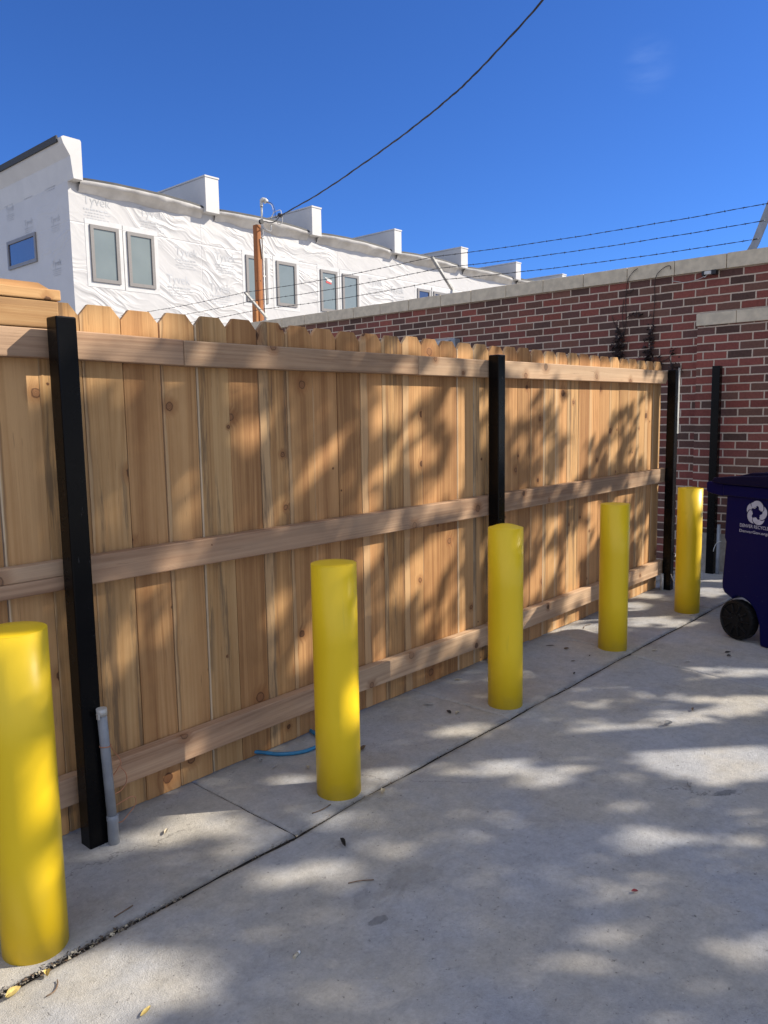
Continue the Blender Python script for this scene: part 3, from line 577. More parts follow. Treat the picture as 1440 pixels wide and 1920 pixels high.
# ------------------------------------------------------------------ bollards
BL = [(.768, -.4535, 0.0, 'nearest yellow bollard, cut by the left edge of the photo', 0.8295), (1.8585, -.4575, 0.0, 'flat-topped yellow bollard second nearest, in front of the blue hose', .8295), (2.9515, -.4475, .017, 'middle yellow bollard with domed cap and dark scuff, in front of the centre post', .826),
      (4.0765, -.4345, .004, 'yellow bollard second from the wall, beside the joint crossing the driveway', .826), (5.1563, -.446, .006, 'farthest yellow bollard, in front of the fence end post near the blue bin', .8305)]
for x, y, dome, lab, h in BL:
    mb = MB(); r = .0795
    mb.lathe([(r, -.03), (r, h*.33), (r, h*.66), (r, h-.0012)], 64, (x, y, 0))
    prof = [(r, h-.0012), (r-.0012, h)]
    prof += [(r*.9*q, h+dome*(1-q*q)+.0004) for q in (.95, .8, .6, .4, .2, .03)] if dome else [(r*.5, h+.0003), (.002, h+.0003)]
    mb.lathe(prof, 64, (x, y, 0))
    tag(mb.build('bollard', M['yellow'], None, 0, (x, y, 0)), lab, 'bollard', 'yellow bollards along the fence')

# blue hose
mb = MB(); mb.tube(bez([(1.815, .02, .03), (1.845, .004, .018), (1.875, -.022, .011), (1.903, -.067, .0085), (1.94, -.104, .0085), (1.988, -.13, .0085), (2.051, -.134, .0085), (2.10, -.11, .0085), (2.13, -.05, .0085), (2.145, .01, .012)]), .0075, 10)
tag(mb.build('hose', M['bluehose']), 'short loop of blue hose poking out under the fence', 'hose')

# ------------------------------------------------------------------ brick wall
wall = thing('brick_wall', (6.85, 3.0, 0), 'dark red brick wall with pale stone coping behind the fence', 'wall')
YE = -.535
mb = MB(); mb.box((6.75, YE, -.06), (7.02, 13, 2.4785)); mb.build('wall', M['brick'], wall)
mb = MB(); mb.box((6.632, YE, .318), (6.749, .0905, 2.026)); mb.build('pilaster', M['brick2'], wall)
mb = MB(); mb.box((6.622, YE-.01, -.06), (6.749, .10, .317)); mb.build('foundation', M['foundation'], wall)
cj = [YE-.012, -.0914, .334, .756, 1.179, 1.60, 2.019, 2.4418, 2.835, 3.277]
while cj[-1] < 12.8: cj.append(cj[-1]+.4225)
mb = MB()
for a, b in zip(cj, cj[1:]):
    t = random.uniform(-.002, .002)
    mb.box((6.722+t, a+.0022, 2.4795), (7.05, b-.0022, 2.5985+t))
mb.build('coping', M['coping'], wall, .004)
mb = MB()
for a, b in ((YE-.015, -.2215), (-.2185, .0965)): mb.prism([(6.612, 2.027), (6.749, 2.027), (6.749, 2.150), (6.612, 2.122)], lambda p, q, d: (p, d, q), a, b)
mb.build('pilaster_coping', M['coping'], wall, .003)

# wire arms and barbed wire
arms = []
for Y, lab in ((5.80, 'galvanised barbed wire arm farthest away, beside the timber pole'), (2.745, 'slanting galvanised barbed wire arm in the middle of the wall'),):
    mb = MB(); mb.prism([(6.79, 2.6125), (6.83, 2.6125), (6.83, 2.655), (6.475, 2.950), (6.458, 2.932), (6.80, 2.645)], lambda p, q, d: (p, d, q), Y-.016, Y+.016); t = mb.build('barbed_wire_arm', M['galv'], wall, .003); t['label'] = lab
    mb = MB(); mb.box((6.775, Y-.05, 2.6005), (6.85, Y+.05, 2.612)); mb.build('base_plate', M['galv'], t)
    arms.append((Y, [(6.462, 2.938), (6.575, 2.84), (6.69, 2.742)]))
mb = MB(); mb.prism([(-.300, 2.598), (-.325, 2.645), (-.445, 2.960), (-.385, 2.985), (-.262, 2.652), (-.228, 2.598)], lambda p, q, d: (6.76+d, p, q), 0, .012); t = mb.build('barbed_wire_arm', M['pvc'], wall, .001); t['label'] = 'broad grey barbed wire arm nearest, leaning at the right end of the coping'
for (yy, zz) in ((-.318, 2.682), (-.275, 2.678), (-.362, 2.812)):
    mb = MB(); mb.tube([(6.752, yy, zz), (6.7605, yy, zz)], .0045, 8); mb.build('bolt', M['whitewire'], t)
near = [(6.757, -.415, 2.938), (6.757, -.358, 2.812), (6.757, -.310, 2.680)]
for k in range(3):
    mb = MB(); ctl = []
    Y1, A1 = arms[1]; Y0_, A0 = arms[0]
    ends = [Vector((6.46+.115*k, 8.85, 2.94-.098*k)), Vector((A0[k][0], Y0_, A0[k][1])), Vector((A1[k][0], Y1, A1[k][1])), Vector(near[k])]
    pts = []
    for a, b in zip(ends, ends[1:]):
        m = int((b-a).length/.035)
        for j in range(m):
            q = j/m; p = a.lerp(b, q); p.z -= .10*q*(1-q)+.003*noise.noise(Vector((p.y*3, k, 0))); p.x += .004*noise.noise(Vector((p.y*3, k, 5)))
            pts.append(p)
    pts.append(ends[-1])
    for ph in (0, math.pi):
        mb.tube([p+Vector((math.cos(j*1.2+ph)*.0022, 0, math.sin(j*1.2+ph)*.0022)) for j, p in enumerate(pts)], .0019, 5)
    for j in range(2, len(pts)-1, 4):
        p = pts[j]
        for s_ in (-1, 1):
            d = Vector((random.uniform(-1, 1), random.uniform(-.5, .5), s_*random.uniform(.5, 1))).normalized()*.013
            mb.tube([p-d*.5, p+d], .0013, 4)
        mb.tube([p+Vector((0, -.006, 0)), p+Vector((0, .006, 0))], .0045, 6)
    tag(mb.build('barbed_wire', M['barb']), ('topmost strand of barbed wire above the brick wall', 'middle strand of barbed wire above the brick wall', 'lowest strand of barbed wire, just over the coping')[k], 'barbed wire', 'barbed wire strands')

# small things on the wall
fl = thing('wall_light', (6.72, .05, 2.45), 'small black and clear wall light tucked under the coping', 'light')
mb = MB(); mb.box((6.690, -.022, 2.440), (6.749, .018, 2.4775)); mb.build('housing', M['blackpl'], fl, .004)
mb = MB(); mb.box((6.700, .0185, 2.447), (6.749, .078, 2.474)); mb.build('lens', M['whitewire'], fl, .004)
mb = MB(); mb.box((6.705, .0785, 2.440), (6.749, .100, 2.478)); mb.build('bracket', M['blackpl'], fl, .003)
mb = MB(); mb.tube(bez([(6.735, .095, 2.462), (6.72, .088, 2.436), (6.715, .072, 2.432), (6.725, .064, 2.45)]), .004, 6); mb.tube(bez([(6.742, .09, 2.437), (6.742, .16, 2.418), (6.742, .25, 2.41), (6.742, .33, 2.43), (6.743, .36, 2.436)]), .0025, 6); mb.build('wire', M['whitewire'], fl)
vt = thing('vent_hood', (6.70, 2.75, 2.06), 'small grey vent hood on the brick just above the fence tops', 'vent')
mb = MB(); mb.prism([(6.62, 1.98), (6.749, 1.98), (6.749, 2.145), (6.62, 2.105)], lambda p, q, d: (p, d, q), 2.665, 3.02); mb.build('hood', M['galv'], vt, .004)
mb = MB(); mb.box((6.66, 2.60, 1.98), (6.749, 2.664, 2.125)); mb.build('side_box', M['pvc'], vt, .003)
vn = thing('dead_vine', (6.74, .70, 1.6), 'dead dark vine with withered leaves climbing the brick wall', 'vine')
mb = MB()
for c in ([(.83, 1.55), (.82, 1.75), (.80, 1.95), (.765, 2.12), (.772, 2.3), (.765, 2.42), (.735, 2.50), (.69, 2.555), (.655, 2.575)], [(.80, 1.9), (.78, 2.02), (.80, 2.2), (.79, 2.33)], [(.55, 1.55), (.545, 1.75), (.52, 1.95), (.515, 2.13), (.505, 2.30), (.51, 2.42), (.48, 2.50), (.42, 2.55), (.37, 2.56), (.36, 2.53)], [(.77, 2.16), (.72, 2.19), (.67, 2.20), (.64, 2.185)], [(.77, 2.40), (.74, 2.38), (.70, 2.41)],
          [(.53, 1.80), (.60, 1.79), (.64, 1.77)], [(.49, 1.75), (.42, 1.77), (.37, 1.79), (.33, 1.85)], [(.36, 1.78), (.33, 1.72), (.27, 1.70), (.24, 1.66)], [(.84, 1.75), (.90, 1.77), (.95, 1.80)], [(.80, 2.05), (.86, 2.10), (.90, 2.20)]):
    mb.tube(bez([(6.740-(.03 if z > 2.475 else 0), y, z) for y, z in c], 5), .0030, 5)
mb.build('stem', M['vine'], vn)
mb = MB()
def vleaf(c, r):
    d = Vector((-random.random()-.2, random.uniform(-1, 1), random.uniform(-1, .3))).normalized(); e = d.cross(Vector((random.uniform(-1, 1), random.uniform(-1, 1), 1))).normalized()
    p = Vector(c); i = len(mb.v); nrm = d.cross(e)*r*.3
    mb.v += [tuple(p-d*r), tuple(p+e*r*.5+nrm), tuple(p+d*r), tuple(p-e*r*.5+nrm)]
    mb.face([i, i+1, i+2]); mb.face([i, i+2, i+3])
for (y, z, sy, sz, nn) in ((.83, 1.86, .035, .10, 95), (.825, 1.72, .05, .08, 60), (.82, 2.0, .022, .06, 30), (.545, 1.84, .028, .09, 55), (.56, 1.72, .045, .06, 40), (.525, 1.98, .015, .06, 20), (.30, 1.72, .03, .03, 14), (.66, 2.19, .03, .012, 10), (.46, 1.76, .03, .02, 10), (.33, 1.84, .012, .02, 6), (.93, 1.79, .02, .015, 5)):
    for _ in range(int(nn*1.25)): vleaf((6.735-abs(random.gauss(0, .018)), random.gauss(y, sy), random.gauss(z, sz)), random.uniform(.014, .032))
mb.build('withered_leaves', M['vineleaf'], vn)

# ------------------------------------------------------------------ recycling bin
BP = Vector((4.624, -1.042, 0)); br = Vector((.400, .916, 0)).normalized(); bn = Vector((-br.y, br.x, 0))
def bl(s, w, z): return BP+br*s-bn*w+Vector((0, 0, z))      # s to the rear, w away from the lettered side
rb = thing('recycling_bin', tuple(bl(0, .27, 0)), 'dark blue wheeled recycling bin with white emblem and lettering', 'bin')
fS = lambda a, b, d: bl(a, d, b)
arc = lambda cx, cz, r, a0, a1, n=8: [(cx+r*math.cos(R(a0+(a1-a0)*k/n)), cz+r*math.sin(R(a0+(a1-a0)*k/n))) for k in range(n+1)]
body = [(.244, .86), (.252, .59), (.240, .565), (.257, .32), (.254, .285), (.235, .258), (.196, .240), (.175, .232), (.160, .247)]+arc(.135, .117, .140, 80, 150)[1:]+[(-.012, .12), (-.022, .0), (-.235, .0), (-.345, .86)]
mb = MB(); mb.prism(body[::-1], fS, 0, .54); mb.build('body', M['bin'], rb, .012)
mb = MB(); mb.prism([(.262, .838), (.262, .905), (-.372, .905), (-.366, .838)], fS, -.014, .555); mb.build('rim', M['bin'], rb, .008)
hd = MB(); hp = [(.2625, .835), (.30, .838), (.366, .846), (.384, .856), (.386, .905), (.375, .914), (.2625, .914)]
hd.prism(hp, fS, -.010, .05); hd.prism(hp, fS, .49, .55)
hd.tube([bl(.362, .045, .883), bl(.362, .495, .883)], .017, 12); hd.build('handle', M['bin'], rb, .004)
mb = MB()
lid = [(.335, .9155), (.318, .940), (.24, .950), (.1, .962), (-.1, .975), (-.33, .972), (-.395, .945), (-.402, .9065), (.26, .9065)]
mb.prism(lid, fS, -.030, .570)
for w_ in (.05, .16, .27, .38, .49):
    mb.prism([(.22, .948), (.10, .978), (-.1, .992), (-.32, .986), (-.36, .955)], fS, w_-.022, w_+.022)
mb.build('lid', M['binlid'], rb, .006)
def wheel(w0, w1):
    mb = MB()
    prof = [(.045, 0), (.050, .006), (.096, .006), (.100, .0), (.112, .003), (.1175, .012), (.1175, .045), (.110, .055), (.03, .055)]
    n = 40; i = len(mb.v)
    for r_, q in prof:
        for j in range(n):
            t = 2*math.pi*j/n; r2 = r_-(.003 if r_ > .117 and j % 2 else 0)
            mb.v.append(tuple(bl(.135+r2*math.cos(t), w0+(w1-w0)*q/.055, .1178+r2*math.sin(t))))
    for k in range(len(prof)-1):
        for j in range(n): mb.face([i+k*n+j, i+k*n+(j+1) % n, i+(k+1)*n+(j+1) % n, i+(k+1)*n+j], smooth=False)
    mb.face([i+j for j in range(n)][::-1]); mb.face([i+(len(prof)-1)*n+j for j in range(n)])
    hub = MB()
    hub.tube([bl(.135, w0-.004, .1178), bl(.135, w0+.02, .1178)], [.03, .034], 16)
    for j in range(10):
        t = 2*math.pi*j/10; c, s_ = math.cos(t), math.sin(t)
        hub.tube([bl(.135+.03*c, w0+.002, .1178+.03*s_), bl(.135+.094*c, w0+.002, .1178+.094*s_)], .005, 5)
    return mb, hub
for a, b in ((-.018, .050), (.560, .492)):
    mb, hub = wheel(a, b); wo = mb.build('wheel', M['rubber'], rb); WL[wo.name] = Vector((0, 0, 0))
    h = hub.build('hub', M['rubber']); h.parent = wo
    h.matrix_parent_inverse = Matrix.Identity(4)
# emblem: five interlaced curling arrows
mb = MB(); cx, cz, ER = .030, .758, .066
def ring_pts(k):
    out = []
    for q in range(13):
        t = q/12; th = R(100+72*k)+R(104)*t
        rad = ER*(.40+.44*math.sin(math.pi*(.06+.86*t)))
        out.append((rad*math.cos(th), rad*math.sin(th)))
    return out
def band(k, wd, lvl, mi):
    P = ring_pts(k); Lf, Rt = [], []
    for q, p in enumerate(P):
        a = P[max(0, q-1)]; b = P[min(12, q+1)]; dx, dz = b[0]-a[0], b[1]-a[1]; l = math.hypot(dx, dz) or 1
        wq = wd*(1.0 if q < 10 else (1.45 if q == 10 else (.8 if q == 11 else .05)))
        if q == 0: wq *= .75
        Lf.append((p[0]-dz/l*wq, p[1]+dx/l*wq)); Rt.append((p[0]+dz/l*wq, p[1]-dx/l*wq))
    i = len(mb.v)
    for (a, b) in zip(Lf, Rt):
        for (x, z) in (a, b): mb.v.append(tuple(bl(cx-x, -lvl, cz+z)))
    for q in range(12): mb.face([i+2*q, i+2*q+1, i+2*q+3, i+2*q+2], mi)
for k in range(5):
    band(k, .0200, .0008+.0006*k, 1); band(k, .0150, .0011+.0006*k, 0)
mb.build('emblem', [M['print'], M['bin']], rb)

def text_mesh(txt, size, bold=0.0):
    cu_ = bpy.data.curves.new('lettering', 'FONT'); cu_.body = txt; cu_.size = size; cu_.offset = bold; cu_.extrude = 0; cu_.resolution_u = 3
    o = bpy.data.objects.new('lettering', cu_)
    me = bpy.data.meshes.new_from_object(o); bpy.data.objects.remove(o); bpy.data.curves.remove(cu_)
    return me
def text(txt, size, width, org, ax, ay, mat, parent, name, bold=0.0):
    me = text_mesh(txt, size, bold); xs = [v.co.x for v in me.vertices]; x0, x1 = min(xs), max(xs)
    ax, ay, org = Vector(ax), Vector(ay), Vector(org); k = width/(x1-x0) if width else 1
    for v in me.vertices: v.co = org+ax*((v.co.x-x0)*k)+ay*v.co.y
    me.materials.append(mat); me.name = name
    o = bpy.data.objects.new(name, me); COL.objects.link(o); put(o, parent); return o
text('DENVER RECYCLES', .0265, .203, bl(.140, -.0012, .6685), -br, (0, 0, 1), M['print'], rb, 'lettering', .0003)
text('DenverGov.org/', .0225, .196, bl(.142, -.0012, .6385), -br, (0, 0, 1), M['print'], rb, 'lettering', .0002)

# ------------------------------------------------------------------ white wrapped building (far)
def kx(x): return 1.6*x
def ky(y): return -2.37292+(y+2.37292)*1.6
def kz(z): return 1.33003+(z-1.33003)*1.6
bd = thing('building', (kx(15), ky(14), 0), 'white house-wrapped row building under construction with dark framed windows', 'building')
mb = MB(); mb.box((kx(6.836), ky(11), -.06), (kx(25.4), ky(19), kz(5.44))); 
me_ = mb
mb.mi[5] = 1
o = mb.build('wall', [M['wrapX'], M['wrapY']], bd)
# raised end wall with flared cap
mb = MB()
mb.prism([(7.005, 5.441), (7.01, 6.07), (6.99, 6.095), (6.70, 6.10), (6.66, 6.075), (6.69, 5.98), (6.80, 5.80), (6.828, 5.52), (6.84, 5.441)], lambda p, q, d: (kx(p), ky(d), kz(q)), 10.78, 19.05)
mb.build('parapet', M['parapet'], bd)
mb = MB(); mb.box((kx(6.64), ky(10.92), kz(6.02)), (kx(6.668), ky(19.1), kz(6.125))); mb.box((kx(6.669), ky(11.0), kz(6.101)), (kx(6.95), ky(19.1), kz(6.125))); mb.build('roof_edge', M['membrane'], bd)
fins = [(9.55, 9.865, 6.035), (12.38, 12.66, 5.97), (15.165, 15.425, 5.925), (17.94, 18.25, 5.895), (20.72, 20.99, 5.86), (23.50, 23.76, 5.845)]
for a, b, zt in fins:
    mb = MB(); mb.box((kx(a), ky(10.80), kz(5.38)), (kx(b), ky(18.6), kz(zt)))
    mb.box((kx(a)-.02, ky(10.80)-.02, kz(zt)+.001), (kx(b)+.02, ky(18.6), kz(zt)+.05)); mb.build('parapet', M['parapet'], bd)
# roof edge with draped membrane between the parapets
bx_ = [7.012]+[q for a, b, z in fins for q in (a-.002, b+.002)]+[25.38]
for k in range(0, len(bx_)-1, 2):
    a, b = bx_[k], bx_[k+1]; mb = MB(); n = 26
    for j in range(n+1):
        t = j/n; x = a+(b-a)*t; bul = math.sin(math.pi*t)**.7
        oy = .10+.11*bul+.02*noise.noise(Vector((x*3.1, 0, 2))); zt = 5.50+.022*bul-.016*k/2-.02*t
        zb = 5.30-.016*k/2-.02*t+.05*noise.noise(Vector((x*2.3, 7, 2))); dz = .06*noise.noise(Vector((x*4, 3, 2)))
        prof = [(11.0, zt+.02), (11-oy, zt+.015), (11-oy-.012, zt-.03), (11-oy*.92, zt-.10+dz*.5), (11-oy*.72, zb+.12+dz), (11-.035, zb+.02), (11-.004, zb)]
        mb.v += [(kx(x), ky(p), kz(q)) for p, q in prof]
    m_ = 7
    for j in range(n):
        for q in range(m_-1): mb.face([j*m_+q, j*m_+q+1, (j+1)*m_+q+1, (j+1)*m_+q], 1 if q in (0, 1) else 0, smooth=q > 1)
    mb.build('eave', [M['eave'], M['membrane']], bd)
mb = MB(); mb.box((kx(7.012), ky(11.01), kz(5.441)), (kx(25.38), ky(19), kz(5.50))); mb.build('roof', M['membrane'], bd)
def window(pts0, pts1, side=False, glassmat='glass'):
    (a0, z0), (a1, z1) = pts0, pts1; fw = .062
    fn = (lambda a, z, d: (kx(a), ky(11)-d, kz(z))) if not side else (lambda a, z, d: (kx(6.836)-d, ky(a), kz(z)))
    mb = MB()
    def bar(p0, q0, p1, q1, d0, d1):
        A = fn(p0, q0, d0); B = fn(p1, q1, d1); lo = [min(u, v) for u, v in zip(A, B)]; hi = [max(u, v) for u, v in zip(A, B)]
        mb.box(lo, hi)
    bar(a0, z0, a1, z0+fw, -.06, .045); bar(a0, z1-fw, a1, z1, -.06, .045)
    bar(a0, z0+fw, a0+fw, z1-fw, -.06, .045); bar(a1-fw, z0+fw, a1, z1-fw, -.06, .045)
    fr = mb.build('window', M['frame'], bd); WL[fr.name] = Vector((0, 0, 0))
    mb = MB(); bar(a0+fw, z0+fw, a1-fw, z1-fw, -.03, .012)
    gl = mb.build('pane', M[glassmat]); gl.parent = fr; gl.matrix_parent_inverse = Matrix.Identity(4)
    if not side:
        mb = MB(); e = .09
        def strip(p0, q0, p1, q1, dd): bar(p0, q0, p1, q1, .001, dd)
        strip(a0-e, z1+.004, a1+e, z1+e, .010); strip(a0-e, z0-e, a1+e, z0-.004, .008)
        strip(a0-e, z0-.003, a0-.003, z1+.003, .0065); strip(a1+.003, z0-.003, a1+e, z1+.003, .0065)
        tp = mb.build('flashing_tape', M['tape']); tp.parent = fr; tp.matrix_parent_inverse = Matrix.Identity(4)
    return fr
for a0, a1 in ((7.19, 7.74), (7.91, 8.46), (10.63, 11.20), (11.46, 12.03), (12.77, 13.31), (13.48, 14.03), (16.27, 16.80), (16.95, 17.51), (18.6, 19.15), (19.3, 19.85)):
    t = (a0-7)/10
    fr = window((a0, 3.80-.05*t), (a1, 4.785-.14*t), glassmat='glassside' if 16 < a0 < 18 else 'glass')
    if 12.7 < a0 < 13:
        mb = MB(); y = ky(11)-.020; q = [(12.90, 4.55), (13.02, 4.53), (13.14, 4.48), (13.12, 4.44), (12.99, 4.47)]
        i = len(mb.v); mb.v += [(kx(a), y, kz(z)) for a, z in q]; mb.face(range(5))
        q2 = [(12.94, 4.47), (13.12, 4.435), (13.12, 4.40), (12.95, 4.42)]; i = len(mb.v); mb.v += [(kx(a), y-.002, kz(z)) for a, z in q2]; mb.face([i, i+1, i+2, i+3], 1)
        so = mb.build('sticker', [M['blind'], M['red']]); so.parent = fr; so.matrix_parent_inverse = Matrix.Identity(4)
window((12.305, 4.28), (13.535, 4.805), True, 'glassside')
# printed lettering of the wrap
def logo(a, z, side, k=1.0):
    if not side: org = (kx(a), ky(11)-.006, kz(z)); ax = Vector((1, 0, 0)); m = M['ink']
    else: org = (kx(6.836)-.006, ky(a), kz(z)); ax = Vector((0, -1, 0)); m = M['inkside']
    o = text('Tyvek', .40*k, .90*k, org, ax, (0, 0, 1), m, bd, 'printed_lettering', .0)
    mb = MB(); nrm = Vector((0, -1, 0)) if not side else Vector((-1, 0, 0))
    for row, (l0, l1) in enumerate(((0, .8), (.05, .86), (0, .7), (.1, .78))):
        x = l0
        while x < l1:
            wl = random.uniform(.05, .16); i = len(mb.v); zz = -.17-.085*row
            p = Vector(org)+ax*x*k+Vector((0, 0, zz*k)); q = ax*wl*k; h = Vector((0, 0, (.05 if row == 0 else .028)*k))
            mb.v += [tuple(p), tuple(p+q), tuple(p+q+h), tuple(p+h)]; mb.face([i, i+1, i+2, i+3]); x += wl+.035
    me = o.data; bm_ = __import__('bmesh').new(); bm_.from_mesh(me)
    for fc in mb.f: bm_.faces.new([bm_.verts.new(mb.v[q]) for q in fc])
    bm_.to_mesh(me); bm_.free()
for a, z in ((8.93, 4.50), (9.86, 4.53), (8.72, 3.96), (9.70, 3.90), (7.1, 5.12), (8.2, 5.1), (14.4, 4.55), (15.2, 4.45), (14.6, 3.95)): logo(a, z, False, .92)
for a, z in ((13.62, 5.68), (12.75, 5.66), (11.85, 5.62), (13.5, 5.35), (11.75, 4.1), (11.7, 4.85), (12.75, 4.98)): logo(a, z, True, .62 if z < 5.5 else .8)

# ------------------------------------------------------------------ timber pole with service mast
pl = thing('utility_pole', (8.30, 7.75, 0), 'short reddish timber pole with metal service mast and cables', 'utility pole')
mb = MB(); mb.board([(8.245, -.06), (8.355, -.06), (8.345, 4.40), (8.255, 4.40)], lambda a, b, d: (a, d, b), 7.70, 7.80, lambda px, py, pz: (px+py, pz)); mb.build('post', M['polewood'], pl, .012)
mb = MB(); mb.board([(8.195, -.06), (8.244, -.06), (8.244, 3.20), (8.195, 3.20)], lambda a, b, d: (a, d, b), 7.71, 7.81, lambda px, py, pz: (px+py, pz)); mb.build('splice_timber', M['polewood'], pl, .006)
mb = MB(); mb.tube([(8.382, 7.722, -.05), (8.385, 7.722, 2.5), (8.388, 7.722, 4.70)], .0185, 12); mb.build('mast', M['galv'], pl)
mb = MB(); mb.tube(bez([(8.388, 7.722, 4.69), (8.39, 7.72, 4.77), (8.41, 7.705, 4.80), (8.44, 7.685, 4.785), (8.452, 7.675, 4.76)]), [.026]*9+[.034]*12+[.04]*12, 12); mb.build('weatherhead', M['galv'], pl)
mb = MB(); mb.tube([(8.300, 7.655, 4.43), (8.300, 7.615, 4.43)], [.038, .038], 14); mb.build('insulator', M['blackpl'], pl)
mb = MB(); mb.tube(bez([(8.45, 7.675, 4.765), (8.51, 7.62, 4.72), (8.525, 7.60, 4.60), (8.50, 7.63, 4.52), (8.53, 7.59, 4.60), (8.60, 7.52, 4.64), (8.615, 7.50, 4.56), (8.62, 7.50, 4.45), (8.57, 7.54, 4.42), (8.56, 7.55, 4.5)]), .0055, 6); mb.build('drip_loop', M['whitewire'], pl)
mb = MB(); mb.tube(bez([(8.448, 7.67, 4.76), (8.50, 7.60, 4.74), (8.54, 7.58, 4.64), (8.545, 7.57, 4.52), (8.58, 7.53, 4.57)]), .005, 6)
mb.tube(bez([(8.30, 7.635, 4.43), (8.38, 7.62, 4.445), (8.45, 7.60, 4.435), (8.52, 7.55, 4.46), (8.58, 7.503, 4.543)]), .008, 6); mb.build('lead_wire', M['cable'], pl)
mb = MB(); mb.tube(bez([(8.39, 7.70, 4.36), (8.44, 7.64, 4.31), (8.48, 7.62, 4.32), (8.485, 7.61, 4.40)]), .012, 8); mb.build('hook', M['galv'], pl)
for z in (4.20, 3.60): mb = MB(); mb.box((8.36, 7.70, z), (8.41, 7.755, z+.02)); mb.build('strap', M['galv'], pl)
mb = MB(); mb.tube([(8.315, 7.690, 4.18), (8.345, 7.690, 3.88)], .010, 6); mb.build('bracket', M['galv'], pl)
# service cable: twisted conductors hanging from the pole to somewhere overhead
cp = [(8.58, 7.502, 4.543), (8.099, 6.066, 4.524), (7.686, 4.83, 4.562), (7.348, 3.82, 4.614), (7.067, 2.981, 4.691), (6.886, 2.439, 4.785), (6.586, 1.544, 5.019), (6.2, .40, 5.42), (5.75, -.95, 6.05), (5.2, -2.6, 7.0)]
pts = bez(cp, 34); mb = MB()
dirv = (Vector(cp[-1])-Vector(cp[0])).normalized(); sx = dirv.cross(Vector((0, 0, 1))).normalized(); sz = sx.cross(dirv)
for ph in range(3):
    mb.tube([p+(sx*math.cos(j*.26+ph*2.094)+sz*math.sin(j*.26+ph*2.094))*(.0065 if ph else .005) for j, p in enumerate(pts)], .0052 if ph else .0038, 6)
mb.tube([(8.60, 7.55, 4.575), (8.60, 7.49, 4.545)], .03, 12)
tag(mb.build('power_cable', M['cable']), 'dark twisted power cable rising from the timber pole across the sky', 'cable')

# ------------------------------------------------------------------ litter on the concrete
def leafmesh(L, W, curl, roll, seed):
    rnd = random.Random(seed); mb = MB(); n = 9
    for k in range(n):
        t = k/(n-1); wq = W*math.sin(math.pi*min(1, t*.94+.05))**.8; x = (t-.5)*L; z = .0022+curl*L*(2*t-1)**2
        lf = roll*wq
        for s_ in (-1, -.5, 0, .5, 1): mb.v.append((x+rnd.uniform(-.0008, .0008), s_*wq*.5*(1-.15*abs(roll)), z+lf*s_*s_*.6+rnd.uniform(0, .0006)))
    for k in range(n-1):
        for j in range(4): mb.face([k*5+j, (k+1)*5+j, (k+1)*5+j+1, k*5+j+1], smooth=True)
    return mb
def litter(name, mbx, mat, x, y, rz, label, cat, group=None, z=.0015, rx=0.0):
    o = mbx.build(name, M[mat]); o.location = (x, y, z); o.rotation_euler = (rx, 0, rz); tag(o, label, cat, group); return o
GL = 'fallen leaves on the concrete'
